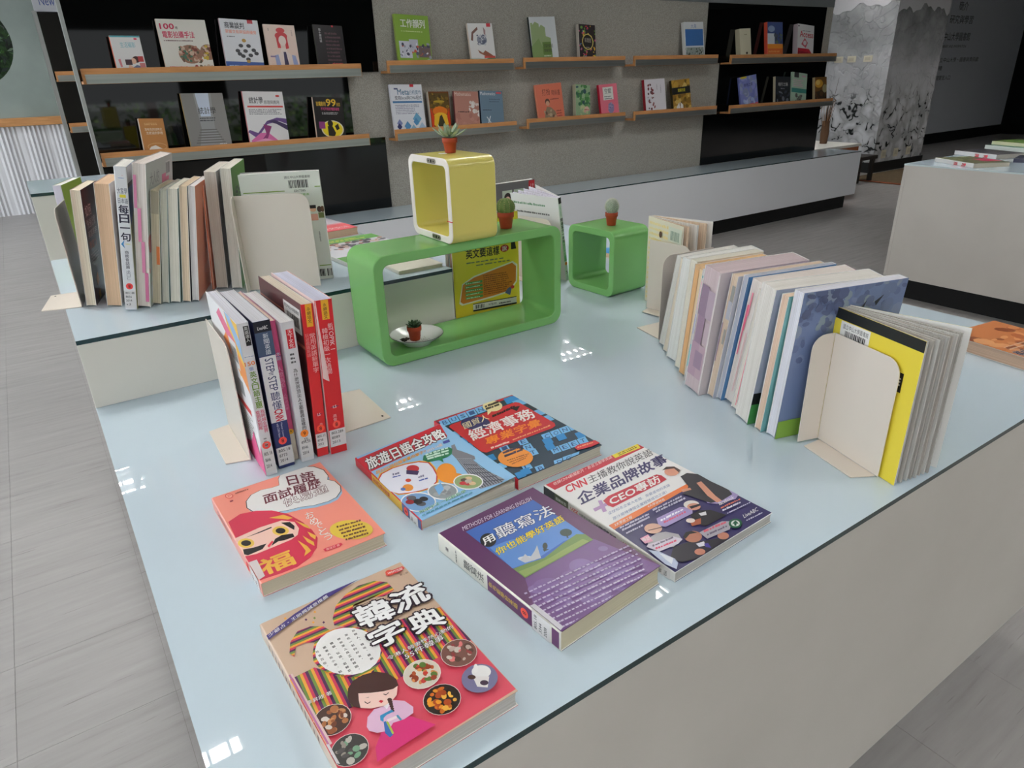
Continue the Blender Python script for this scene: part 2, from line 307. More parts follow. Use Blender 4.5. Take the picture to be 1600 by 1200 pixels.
# ------------------------------------------------------------ printed designs of the six near covers (millimetres)
ART={}
ART['pink']=[('p',[(32.3,153.7),(35.8,169.4),(45.5,180.9),(59.4,184.7),(73.4,181.2),(83.2,181),(87.7,198.1),(96.9,212.1),(109.6,215.7),(124.3,211.3),(138.4,198.5),(145.9,181.6),(145.2,163.3),(140.7,153.8),(147,143.7),(148.2,127.4),(144.1,115.8),(133.3,105),(121.3,102.6),(102.9,105.4),(88.3,112.2),(72.7,115.4),(57.8,120.3),(44.7,130.5),(35.7,141.1)],(160,195,225)),('p',[(31,160.2),(34.6,176.4),(44.5,188.2),(58.7,192.2),(73,188.6),(83.1,188.6),(87.7,206.1),(97.1,220.6),(110.2,224.4),(125.2,219.9),(139.6,206.8),(147.4,189.4),(146.6,170.6),(142,160.7),(148.4,150.3),(149.7,133.6),(145.4,121.7),(134.3,110.5),(122,108),(103.2,110.8),(88.4,117.7),(72.3,121),(57.1,126),(43.7,136.4),(34.5,147.2)],(25,22,24)),('p',[(32.1,160.2),(35.7,176.1),(45.4,187.8),(59.4,191.7),(73.4,188.2),(83.3,188.1),(87.9,205.3),(97.1,219.5),(109.9,223.2),(124.7,218.8),(138.8,206),(146.4,188.9),(145.7,170.4),(141.1,160.7),(147.5,150.5),(148.7,134.1),(144.5,122.4),(133.7,111.4),(121.6,108.9),(103.1,111.7),(88.5,118.5),(72.7,121.7),(57.7,126.6),(44.6,136.8),(35.6,147.5)],(238,236,234)),('t','日語',(93.5,179),(129.2,168.5),(98.4,206.6),(105,25,45),1.6,None),('t','面試履歷',(53,154.1),(129.2,147.9),(57.2,177.6),(105,25,45),1.6,None),('t','快易通',(71.3,129.7),(131.3,130.3),(75,150.1),(240,238,236),1.2,((105,25,45),1)),('p',[(3.3,142.6),(20.4,151.2),(39.1,145.6),(55.8,133.5),(69.7,112.8),(78.2,84.3),(81.7,60.6),(81.2,40.8),(73.5,23.3),(60.9,10.6),(43,2.9),(24.7,3.1),(5.9,5.7),(1.5,5.7),(0.3,54.8),(1.4,96.6)],(214,52,82)),('p',[(0.3,102.1),(31.1,106.1),(58.5,104),(70.2,90.6),(70,73.9),(64.1,62),(54.6,57.4),(31,56.2),(12.1,55.7),(0.3,59.3),(0.3,72.4)],(248,205,190)),('e',(8.7,84.3),(8,-6.2),(-2.7,-9.5),(240,200,90)),('e',(8.7,84.3),(4.8,-3.7),(-1.7,-5.7),(25,22,24)),('e',(50.1,83.1),(8.2,-6.4),(-3.2,-9.7),(240,200,90)),('e',(50.1,83.1),(4.9,-3.8),(-1.9,-5.9),(25,22,24)),('p',[(10.6,95.5),(43.6,98.5),(43.3,95.8),(29.7,94.8),(11.5,95.5)],(25,22,24)),('p',[(2.2,73.9),(13.5,69.8),(28.1,68.1),(20.9,60.2),(3.8,59.1),(0.6,63.8)],(25,22,24)),('p',[(31.2,59.9),(39.6,71),(48.3,73.5),(60.3,68.2),(59.7,60.6),(47.1,61.2),(41.2,63.8)],(25,22,24)),('p',[(56,99.5),(65.4,94.3),(67.3,82.3),(64.1,74.3),(61.3,82.7)],(25,22,24)),('p',[(27.4,62.8),(35.5,70.2),(36,65.9),(28,58.6)],(235,60,80)),('p',[(47.2,119.3),(64.2,114.9),(71.6,100.3),(65.5,100.7)],(238,182,75)),('p',[(71.4,94),(80.6,74),(81,63.2),(76.2,73.2)],(238,182,75)),('p',[(75.8,61.1),(81.4,46.6),(77.7,39.5),(75.4,49.2)],(238,182,75)),('p',[(68.2,56.8),(74.5,36.1),(72.4,28),(68.3,40.9)],(238,182,75)),('p',[(60.2,51.1),(65.5,33.3),(66,21.6),(55.5,16.6),(60.7,25.6)],(238,182,75)),('t','福',(7.1,9.8),(43.5,9.6),(8.4,40.3),(238,182,75),2.5,None),('t','お',(84.1,86.2),(94.7,85.8),(86.6,101),(240,238,236),0.6,None),('t','め',(83.8,70.6),(94.4,70.1),(86.3,85),(240,238,236),0.6,None),('t','で',(84.9,57.3),(95.3,56.7),(87.4,71.3),(240,238,236),0.6,None),('t','と',(85,42.6),(95.2,41.9),(87.4,56.2),(240,238,236),0.6,None),('t','う',(86.1,29.1),(96.2,28.3),(88.5,42.3),(240,238,236),0.6,None),('e',(120.4,31.4),(21.2,-16.5),(-8.1,-18.7),(232,200,80)),('b',(107.6,45.5),(138,40),(108.7,49.6),9,(110,70,50),0.7),('b',(107.2,37.5),(137,32.2),(108.3,41.6),9,(110,70,50),0.7),('b',(106.8,29.7),(136.1,24.6),(107.9,33.7),9,(110,70,50),0.7),('b',(106.4,22),(135.2,17),(107.5,26),9,(110,70,50),0.7),('b',(106.1,14.4),(134.3,9.6),(107.1,18.3),9,(110,70,50),0.7),('p',[(77.9,14.3),(81.3,15.4),(99.6,13.9),(100.2,9.6),(95.8,7.3),(78.7,9.1)],(225,60,85)),('t','黃佳芬 著',(80.1,9.9),(96.4,8.7),(81.1,14.5),(250,200,190),0.3,None),('e',(20.5,202.4),(4.5,-3.5),(-1.7,-6.4),(225,90,85)),('e',(20.5,202.4),(3.5,-2.7),(-1.3,-4.8),(250,170,150)),('t','D',(18.7,200.9),(22.1,200.6),(19.4,206.1),(225,70,80),1,None),('b',(28.4,202.1),(46.3,201.9),(28.9,205.6),7,(170,90,80),0.7),('p',[(17.7,189.3),(21.8,189.3),(21.6,186.2),(17.7,185.5)],(150,50,70)),('p',[(0.3,44.5),(9.4,43.8),(8,9.1),(0.3,6.3)],(226,214,214))]
ART['korea']=[('p',[(0.3,137.6),(22.9,136.8),(47.9,105.9),(112,141.1),(159,135.3),(159.2,82.9),(159.7,2.4),(25.8,0.3),(0.3,16.9)],(226,84,104)),('s',[(-5.8,137.6),(23.9,137.3),(47.1,104.1),(107.3,146.1),(158.4,134.2),(159.5,76.1),(82.4,77.1),(33.6,73.6),(2.6,76.6)],((240,168,62),(213,58,92),(82,36,84),(112,142,62)),2.6,86),('s',[(60.2,176.9),(62.9,187.5),(72.9,203.3),(88,213.2),(104.8,217.7),(122.1,214.2),(132.3,203.6),(133,187.8),(119.6,185.5),(103.6,194.8),(88.7,194.1),(81.5,181.9),(80,163),(71.2,166.4)],((240,168,62),(213,58,92),(82,36,84),(112,142,62)),2.6,-3),('s',[(13.1,161),(11,168.2),(16.6,181.9),(27.6,192.2),(40.3,190.7),(50.7,182.8),(55.4,169.5),(45.8,162.1),(37.4,165.9),(28.4,172.3),(18.8,172.4)],((240,168,62),(213,58,92),(82,36,84),(112,142,62)),2.6,-3),('s',[(28.9,154.4),(34.7,165.4),(42.7,171.1),(56.7,172.6),(71.2,168.4),(83.6,151.9),(83.3,115.2),(73.8,102.6),(59.7,96.8),(47.1,104.1),(34.8,115.8),(27.4,132.2),(25.8,144.3)],((240,168,62),(213,58,92),(82,36,84),(112,142,62)),2.6,-3),('e',(57.5,137),(25.4,-19.5),(-12.4,-28.3),(240,238,236)),('v','與韓人、韓地、韓劇',(72.5,157.7),(71.1,113.2),(45,35,40)),('v','泡在一起的好友，',(64.4,156.6),(63.4,117.2),(45,35,40)),('v','帶你深入真正的韓國，',(56.3,155.6),(55.6,107.2),(45,35,40)),('v','體驗、玩透、逛韓菜、',(48.4,154.6),(48.2,106.6),(45,35,40)),('v','跟著大街小巷、觀看',(40.7,153.5),(40.8,110.5),(45,35,40)),('v','社會百態。',(33,152.5),(33.3,128.3),(45,35,40)),('p',[(0.3,203.9),(0.3,196.7),(33.6,208.7),(72.1,218.6),(108.9,225.7),(97.2,225.7),(69.7,225.7),(33,216.4)],(66,52,120)),('t','少爺占・王貽興誠意推薦',(1.9,199.8),(71.2,218.4),(2,205.1),(240,238,236),1,None),('p',[(135.5,213.8),(140,217.1),(157.3,215.7),(158.1,211.6),(153.7,208.8),(137.4,209.9)],(214,62,60)),('e',(140.8,214.7),(3.6,-2.7),(-2.2,-4.4),(230,90,70)),('t','WHY出版',(138.2,212.3),(155.4,210.2),(139.2,216.6),(240,238,236),0.8,None),('t','第二版',(147.6,202),(157.5,201),(148.2,204.9),(90,60,50),0.3,None),('p',[(38.8,201.8),(40.6,202.7),(41.1,200),(39.3,199.1)],(82,36,84)),('p',[(43.3,193.5),(45.1,194.4),(45.6,191.7),(43.8,190.9)],(240,168,62)),('p',[(46.6,198.7),(48.4,199.5),(48.9,196.8),(47.1,196)],(112,142,62)),('p',[(51.7,187),(53.6,187.8),(54.1,185.2),(52.2,184.4)],(82,36,84)),('p',[(50.1,206.9),(52,207.8),(52.5,205.1),(50.6,204.2)],(240,168,62)),('p',[(22.4,216.7),(24.2,217.6),(24.7,214.9),(22.9,214)],(240,168,62)),('t','韓',(81.3,152.3),(116.8,148.8),(82.2,185.7),(248,248,248),2.6,((38,20,36),3.2)),('t','流',(118.3,149.9),(156.9,149.9),(122.4,181.8),(248,248,248),2.6,((38,20,36),3.2)),('t','字',(79.6,118),(112.5,117.5),(80.8,145.8),(248,248,248),2.6,((38,20,36),3.2)),('t','典',(119.7,113.3),(152.3,108.7),(121.1,142),(248,248,248),2.6,((38,20,36),3.2)),('t','令港人韓妻怦然心動的',(82.4,99.8),(153.7,98),(82.6,105.2),(240,238,236),1.2,((60,30,50),0.7)),('t','55件韓事',(96.1,90.5),(138.4,90.9),(97.5,98),(240,238,236),1.2,((60,30,50),0.7)),('t','李昇欣 著',(2.5,97.2),(24.8,95.3),(2.8,101.9),(240,238,236),1,((60,30,50),0.6)),('p',[(46.2,36.5),(55.3,36.5),(68.9,33.2),(82.6,11.8),(27.4,9.8),(32.1,22.5)],(218,52,122)),('p',[(34.8,45.1),(39.5,53.6),(47.5,57.7),(55.7,55.7),(65.4,56.3),(72.9,49.6),(76,39.2),(73.1,33.7),(63.9,32.6),(54.6,35.1),(47.7,30.5),(39.3,34.4),(34.8,40.3)],(226,186,214)),('p',[(55.7,55.7),(53.4,60.5),(60.2,58.6),(63.6,56),(56.4,50.9)],(245,235,240)),('p',[(42.7,83.8),(63.8,72.1),(76.8,70),(70.4,59.4),(63.6,56),(56.4,55.5),(45.6,60.2),(38.6,66.2)],(246,208,196)),('p',[(34.6,84.5),(38.5,92.5),(46,98.1),(55.8,98.7),(66.9,95.1),(75,86.6),(78.2,75.8),(76.4,68),(70.9,67.3),(62.8,70.2),(52.9,75.6),(43.7,81.9),(40.8,74.4),(38.7,66.1),(34.2,71.6),(33.3,78)],(70,40,36)),('e',(63,58.6),(1.7,-1.3),(-0.8,-1.7),(70,40,36)),('e',(62.4,56.1),(1.6,-1.3),(-0.8,-1.6),(70,40,36)),('e',(61.8,53.6),(1.4,-1.1),(-0.8,-1.5),(70,40,36)),('e',(61.1,51.1),(1.4,-1),(-0.7,-1.4),(70,40,36)),('e',(60.5,48.6),(1.3,-0.9),(-0.6,-1.2),(70,40,36)),('e',(59.9,46.2),(1.1,-0.8),(-0.6,-1.2),(70,40,36)),('p',[(54.3,63),(56.5,63.1),(58.2,60.7),(55.5,59.6)],(205,40,60)),('p',[(44.6,70.4),(45.8,67),(48.9,67.2),(48.2,66.4),(45.3,66.1),(44,69.7)],(70,40,36)),('p',[(61.4,68),(63,65.7),(66.1,66.6),(65.3,65.5),(62.5,64.8),(61.2,66.9)],(70,40,36)),('p',[(46.4,73.4),(49.6,72.6),(49.3,72)],(70,40,36)),('p',[(60.9,72.1),(64,72.6),(63.9,71.8)],(70,40,36)),('p',[(48.8,48.5),(59.6,48.1),(60.3,44.9),(53.8,45.7),(50.2,44.4),(48.4,40.8),(46.9,43.9)],(50,140,190)),('p',[(48.4,40.8),(50.4,40.3),(49.2,24.5),(45.8,23.7),(44.5,30)],(60,110,180)),('p',[(50,39.5),(51.8,39.2),(50.5,25.5),(48.8,25.2)],(170,190,70)),('p',[(59.5,40.4),(61.6,39.8),(62.1,33.4),(60.4,33.2)],(90,160,190)),('p',[(51.6,41.3),(60.1,39.9),(59.5,37.3),(51.4,38.5)],(245,225,230)),('f',(14.2,69.8),15.7,(70,40,30),[(150,84,44),(178,110,62),(110,56,30),(196,134,84),(214,204,196)],26),('f',(14.3,33.2),14.9,(60,56,54),[(120,160,130),(150,140,130),(80,76,74),(190,184,176)],16),('f',(99.8,66.2),16.8,(215,205,190),[(190,90,50),(150,60,30),(90,120,50),(206,60,50),(214,140,80)],28),('f',(99.9,30.4),16.2,(40,26,18),[(230,150,40),(240,180,70),(206,106,30),(170,70,20)],26),('f',(139.9,66.8),16.8,(120,80,70),[(190,170,160),(150,60,60),(90,60,50),(220,120,120),(200,190,180)],24),('c',(138.9,29.4),16.5,(120,116,150)),('e',(144.1,34.6),(7.1,-5.4),(-4.2,-6.4),(236,234,232)),('p',[(134.7,34.9),(146.9,25.6),(138.7,16.1),(131.8,22.5)],(232,226,224)),('e',(142.1,40.9),(1.6,-1.3),(-2.9,-4.4),(240,238,236)),('e',(133.6,34.6),(2.9,-2.3),(-1.4,-2.2),(70,40,30)),('e',(139.2,22.4),(3,-2.3),(-1.6,-2.4),(60,40,60)),('p',[(0.3,144),(0.3,143.1),(0.3,38.7),(0.3,31.2),(0.3,34.3)],(214,140,160)),('p',[(0.3,139.3),(0.3,139.3),(0.3,45.1),(0.3,44.8)],(90,110,90)),('p',[(0.3,139.2),(0.3,139.2),(1.5,45.7),(0.3,45.4)],(230,170,120)),('p',[(0.4,139.1),(2,139.1),(3.1,46.3),(1.1,46)],(190,110,160)),('p',[(2.4,139),(3.9,139),(4.8,46.9),(2.7,46.6)],(222,190,190)),('p',[(0.3,48.9),(2.4,47.8),(2.5,25.1),(0.3,27.6)],(216,208,212))]
ART['purple']=[('p',[(25.4,82.6),(130,82.7),(150,0.3),(0.9,0.3),(2.9,41.4)],(112,72,132)),('e',(116.5,29.2),(11.5,-10.3),(-10.2,-9.3),(120,86,146)),('e',(92.7,51.2),(11.6,-10.3),(-5.1,-5),(128,98,158)),('e',(45.6,39),(9.6,-8.5),(-4.9,-5.1),(116,80,140)),('e',(99.7,3.3),(5,-4.4),(-4,-3.5),(120,86,146)),('e',(22.9,42.8),(4,-3.6),(-3.6,-3.9),(128,98,158)),('e',(58.2,7.9),(9.5,-8.4),(-8.4,-8.1),(116,80,140)),('e',(41.2,61.5),(8.4,-7.5),(-4.2,-4.5),(120,86,146)),('e',(93.9,38.9),(8,-7.1),(-7.9,-7.6),(128,98,158)),('e',(75.8,58.6),(5.1,-4.5),(-3.8,-3.8),(116,80,140)),('e',(70,25.7),(6.8,-6.1),(-5.3,-5.2),(120,86,146)),('e',(57.7,27.1),(9.5,-8.5),(-4.9,-4.9),(128,98,158)),('e',(56.8,34.5),(9,-8),(-4.9,-5),(116,80,140)),('e',(73.2,26.3),(10.5,-9.4),(-6.7,-6.4),(120,86,146)),('e',(86.7,53),(7.9,-7),(-4.2,-4.2),(128,98,158)),('e',(113,36.7),(10.5,-9.3),(-7.3,-6.8),(116,80,140)),('e',(112,38.5),(6.5,-5.9),(-5.3,-4.9),(120,86,146)),('e',(99.5,10.7),(8.3,-7.5),(-4.1,-3.8),(128,98,158)),('e',(81.9,49.6),(9.6,-8.5),(-9,-8.9),(116,80,140)),('e',(69.4,27.8),(4.3,-3.8),(-3.1,-3.1),(120,86,146)),('e',(32.3,28.8),(6.3,-5.6),(-5.1,-5.3),(128,98,158)),('e',(28.8,59.6),(9,-8),(-5.9,-6.6),(116,80,140)),('e',(72.4,13.2),(7.4,-6.5),(-6.5,-6.1),(120,86,146)),('e',(65.5,8.7),(8.7,-7.6),(-4.3,-4.1),(128,98,158)),('e',(52.2,13.1),(6.3,-5.6),(-3.2,-3.2),(116,80,140)),('e',(67.6,40.8),(8.5,-7.6),(-5.7,-5.7),(120,86,146)),('e',(46.6,40.4),(6.9,-6.2),(-6.2,-6.4),(128,98,158)),('e',(116.7,24.4),(4.6,-4.1),(-4.1,-3.7),(116,80,140)),('e',(83.2,13.7),(6.3,-5.7),(-3,-2.8),(120,86,146)),('e',(84.9,57.4),(9.9,-8.8),(-8.8,-8.8),(128,98,158)),('e',(55.6,8.3),(5,-4.3),(-4.6,-4.4),(116,80,140)),('e',(62.9,18.5),(9.3,-8.3),(-8.9,-8.7),(120,86,146)),('e',(124.9,62.1),(4.2,-3.7),(-3.3,-3.1),(128,98,158)),('e',(23.1,26.7),(7.6,-6.7),(-5.5,-5.8),(116,80,140)),('e',(65.7,48.4),(11.2,-9.9),(-9.1,-9.3),(120,86,146)),('e',(24.9,60.3),(8.5,-7.6),(-4.6,-5.1),(128,98,158)),('e',(57.1,17.7),(6.4,-5.6),(-5.8,-5.7),(116,80,140)),('e',(90.7,30),(5.3,-4.7),(-3.5,-3.4),(120,86,146)),('e',(89.6,3.5),(4.3,-3.8),(-2.3,-2),(128,98,158)),('e',(89.2,12.9),(4.4,-4),(-4.1,-3.8),(116,80,140)),('e',(95.8,21.4),(6.4,-5.8),(-4.6,-4.2),(120,86,146)),('e',(52.6,14.5),(6.1,-5.4),(-3.6,-3.5),(128,98,158)),('e',(107.9,6.6),(11.2,-9.9),(-10.4,-9.2),(116,80,140)),('e',(32.6,60.7),(8.1,-7.2),(-6.7,-7.5),(120,86,146)),('e',(106.5,24),(11.3,-10),(-6.1,-5.5),(128,98,158)),('e',(43.5,45.4),(5.7,-5.1),(-3.2,-3.5),(116,80,140)),('e',(33.3,43.1),(3.9,-3.5),(-2.7,-2.9),(120,86,146)),('p',[(26.8,192.7),(130.8,189.6),(128.2,81),(25.7,83)],(62,104,184)),('p',[(29.5,149.6),(50.7,146.5),(65.7,141.1),(90.7,135.3),(110.5,134.5),(130.1,130),(128.2,95.4),(100.6,101.8),(52.9,98.1),(25.5,104.3)],(92,140,208)),('p',[(25.8,103.3),(42.6,99.9),(63.6,94.1),(98.5,99.6),(121.2,101.6),(128.9,94.7),(128.2,81),(25.7,83)],(112,140,72)),('p',[(27.3,95.6),(47.4,92),(69.9,90.3),(95.2,90.8),(120.3,90.1),(122.6,82),(27,84.6)],(138,158,86)),('e',(49,106),(8.1,-7.1),(-2.9,-3.3),(200,206,214)),('p',[(40.8,108.9),(52.2,113.8),(51.6,104.9),(64.1,110.9),(72.9,116.7),(65.3,104),(61,96.5),(42.2,102.2)],(190,192,198)),('e',(114.3,112),(5.3,-4.8),(-5.1,-5.3),(40,62,56)),('p',[(112.4,109.5),(112.5,107.4),(109.2,102.1),(108,104.1)],(40,50,40)),('e',(78.7,109.4),(2.2,-1.9),(-4.3,-4.7),(48,58,52)),('p',[(72.8,106.9),(78.2,102.1),(71.2,102.5)],(50,60,50)),('t','METHODS FOR LEARNING ENGLISH',(25.6,195.9),(129.5,189.8),(29,203.6),(226,214,230),0.3,None),('e',(36.9,162.1),(7.1,-6.4),(-8.1,-10.3),(22,20,26)),('t','用',(27.2,156.3),(44,156.6),(31.5,168.6),(240,238,236),1.6,None),('t','聽寫法',(47.4,154.3),(131,148),(54.9,175.9),(236,236,240),1,((60,70,110),0.8)),('t','你也能學好英語',(27,131.7),(129.7,129.5),(30.9,143.6),(240,214,60),1.4,((40,60,50),0.5)),('b',(8.6,63.1),(159,43.4),(9,65.6),26,(190,172,206),0.6),('b',(8,55),(153.5,35.5),(8.4,57.5),26,(190,172,206),0.6),('b',(7.4,47),(148,27.7),(7.8,49.5),26,(190,172,206),0.6),('b',(6.8,39.2),(142.7,20.1),(7.2,41.6),26,(190,172,206),0.6),('b',(6.2,31.5),(137.5,12.7),(6.6,33.9),26,(190,172,206),0.6),('b',(5.6,23.9),(132.4,5.4),(6,26.3),26,(190,172,206),0.6),('b',(5,16.5),(127.4,-1.7),(5.4,18.8),26,(190,172,206),0.6),('b',(4.5,9.1),(122.5,-8.7),(4.9,11.4),26,(190,172,206),0.6),('b',(3.9,1.9),(117.8,-15.5),(4.3,4.1),26,(190,172,206),0.6),('p',[(0.3,45.7),(5.9,44.9),(5.7,2),(0.3,0.5)],(206,200,210))]
ART['ceo']=[('p',[(4.1,108.2),(183.6,109.1),(182.3,0.8),(0.3,0.3)],(52,46,96)),('p',[(4.8,108.9),(183.6,110.9),(183.6,103.9),(4.1,98.5)],(232,124,66)),('p',[(3.3,228.9),(183.6,228.9),(183.6,214.9),(4.6,211.3)],(190,34,56)),('p',[(127.4,228.9),(179.7,228.9),(174.9,217.6),(125.4,220.1)],(232,214,60)),('t','收錄CNN新聞影片・影音互動學英語',(10.4,219.7),(122.5,222.6),(14.3,227),(244,214,214),0.5,None),('b',(136.6,228.7),(173.4,229),(138.3,231),9,(90,80,40),0.7),('b',(135.4,224.9),(172,225.1),(137,227.2),9,(90,80,40),0.7),('b',(134.2,221.1),(170.6,221.2),(135.8,223.3),9,(90,80,40),0.7),('t','CNN',(12.6,194.6),(47.2,193.3),(20.1,209.6),(206,40,60),2.2,None),('t','主播教你說英語',(50.5,192.1),(174.1,191.2),(59.1,208.8),(70,66,76),-0.4,None),('t','企業品牌故事',(7.3,162.3),(173.9,163.1),(18.7,185.6),(56,50,100),2.2,None),('p',[(13.7,146.8),(39.9,146.2),(37.6,141),(11.4,140.5)],(186,150,196)),('p',[(30.9,156),(35.8,154.4),(23.6,131.8),(18.1,133.1)],(186,150,196)),('p',[(36.1,151.7),(49,155.5),(136.9,152.1),(140.3,146.5),(138.3,134.8),(124.1,133.5),(35.7,133.2),(33.5,139.7)],(190,34,56)),('t','CEO專訪',(37,136.8),(128.3,135.2),(45.2,152.8),(240,238,236),2,None),('t','全球知名企業大老闆，用最道地的英語',(19.2,124.1),(129,120.2),(22.5,129.5),(120,134,176),0.4,None),('t','原汁原味傳授企業經營成功之道！',(16.2,112.5),(113.4,112),(19.3,117.8),(120,134,176),0.4,None),('t','3大學習工程',(8.3,101.8),(37.5,101),(11.6,106.7),(240,238,236),0.8,None),('t','4大學習特色',(68.6,103.7),(98.3,102.2),(71.6,108.2),(240,238,236),0.8,None),('b',(10,95),(59.7,92.9),(12.4,98.4),12,(196,192,214),0.75),('b',(8.7,89.7),(55.7,87.8),(11.1,93.2),12,(196,192,214),0.75),('b',(8.3,82.6),(35.6,81.1),(10.4,85.8),8,(196,192,214),0.75),('b',(68,95.1),(121.6,93),(70.8,98.7),12,(196,192,214),0.75),('b',(68.4,90.2),(121,87.2),(71.2,93.8),12,(196,192,214),0.75),('p',[(59.3,81.4),(100.9,79.4),(111.9,69.3),(101.9,60.4),(54.7,62.4),(50.5,70.1)],(166,150,200)),('b',(58.9,73.8),(99,72.7),(61.4,77),8,(240,240,248),0.7),('b',(58.9,68.7),(98.3,66.9),(61.3,71.8),9,(222,90,120),0.7),('p',[(140.6,74.8),(178,70.8),(184.5,61.9),(179.2,50),(168.9,46.6),(142.1,54.6),(134.2,63.4)],(166,150,200)),('p',[(157,127.1),(170.8,127.6),(180.1,116),(178.6,93.3),(180.4,66.3),(175,56),(152.6,55.3),(137.3,60.8),(132,79.5),(130.1,88.3),(125.1,97.3),(135.8,98.3),(146.5,104.6)],(48,46,52)),('p',[(160.8,103),(168.8,101.5),(155.4,67.4),(152.6,55.3),(144.4,56.4),(147.5,73.9)],(214,150,126)),('p',[(132.6,105),(145.1,100.7),(143,96.4),(129.5,99.7)],(214,150,126)),('e',(157.5,143),(7.7,-6.4),(-8.3,-7.2),(214,150,126)),('p',[(150,153.7),(161.3,156.5),(170.5,150),(170,138.1),(163.4,135.4),(166.5,146.6),(156.1,151.9)],(60,36,30)),('p',[(97.2,59.8),(111.7,60.4),(125.1,51.2),(131.3,31.7),(93,33),(87.8,45.8)],(30,26,34)),('p',[(107.5,55.7),(117.7,52.7),(112.4,47.3),(105.7,50.5)],(235,232,236)),('e',(115.9,73.9),(7.7,-6.4),(-7.3,-6),(228,222,216)),('e',(114.6,69),(6.4,-5.4),(-6.2,-5),(214,150,126)),('p',[(109.9,72.8),(125.1,68.7),(122.4,65.3),(108.3,67.7)],(26,22,26)),('p',[(85.9,51.6),(101.7,47.3),(92.4,39.8),(80.4,43.4)],(176,92,60)),('e',(88,52.1),(4.2,-3.5),(-3.7,-3.1),(236,220,214)),('p',[(20.7,59.5),(36.2,61),(47.4,55.9),(55.4,43.1),(50.6,33),(32.2,30.5),(17.2,39),(11.7,51.2)],(176,172,178)),('e',(40.7,69.7),(8.3,-6.8),(-7.7,-7),(220,176,156)),('p',[(33.5,71.4),(51,65.4),(49.9,64.2),(32.7,70.1)],(70,50,50)),('p',[(32.2,30.5),(52.1,25.9),(70.3,14.9),(89.6,7),(93.6,-0.2),(36.3,-1),(18.1,6.6),(13.8,19.2)],(36,32,44)),('p',[(56.9,18.1),(67.6,15.1),(63,9.1),(55,11.9)],(226,226,236)),('p',[(64,12.2),(68.8,10.3),(64.4,2.2),(60.6,7.2)],(60,50,150)),('e',(65.1,29.1),(8.1,-6.6),(-8.7,-7.2),(178,116,92)),('p',[(56.1,36.5),(64.9,40.2),(72.1,37.7),(75.4,30.8),(65.6,34.8),(54.7,31.7)],(34,26,26)),('e',(93.6,7.8),(5.2,-4.3),(-5.6,-4.3),(196,130,108)),('e',(48.6,5.6),(4.8,-3.9),(-4.6,-3.7),(196,130,108)),('p',[(8,50.3),(12.8,52.2),(47.4,43.6),(51.8,34),(41.1,30.9),(12.7,35)],(214,206,220)),('b',(13.7,45.6),(45.1,41.6),(15.8,48.5),8,(120,110,130),0.7),('b',(12.6,39.7),(43.2,35.1),(14.7,42.6),8,(222,90,120),0.7),('p',[(76.9,29.6),(115.7,27),(125.4,19.1),(109.8,10.8),(74.2,15.7)],(170,164,176)),('b',(81.2,26),(117.5,21.3),(84.2,29.4),8,(214,90,110),0.75),('b',(79.1,19.6),(113.1,15.6),(81.6,22.5),8,(110,100,120),0.7),('p',[(13.4,65.5),(26.5,64.9),(21.9,52.6),(10.9,55)],(238,170,196)),('t','專訪',(11.4,58.5),(23,56.1),(14.2,64.9),(240,238,236),0.8,None),('p',[(5,45.1),(12.7,35),(16.9,14.9),(14.2,8),(4.4,1.8),(1.1,15.1)],(190,200,226)),('p',[(10.5,33),(16.6,16.9),(6.6,10.6),(7.5,20.7)],(230,234,244)),('t','facebook',(140.9,50),(168.4,47.9),(145.4,55.6),(240,238,236),1,None),('b',(136.7,44.3),(171.7,41.4),(139.1,46.9),10,(226,120,90),0.7),('b',(133.7,39.5),(166.5,36.3),(136.6,42.5),9,(206,204,222),0.75),('b',(133.4,32.1),(176,28.9),(135.2,34.2),12,(190,186,214),0.7),('t','LiveABC',(141.6,13.5),(168.4,12.2),(146.3,19.3),(240,238,236),1,None),('b',(138.8,8.1),(168,5.8),(140.6,10),8,(206,204,222),0.7),('e',(124.3,13.6),(6.2,-5.1),(-8.1,-6),(24,92,62)),('e',(124.3,13.6),(4.1,-3.4),(-5.1,-3.8),(220,226,220)),('p',[(119.4,14.6),(125.5,16.8),(128.9,17),(128.5,13.9),(125.5,9.6),(125.5,12.6),(121,10),(119.5,11.2),(122.8,14.4)],(24,92,62))]
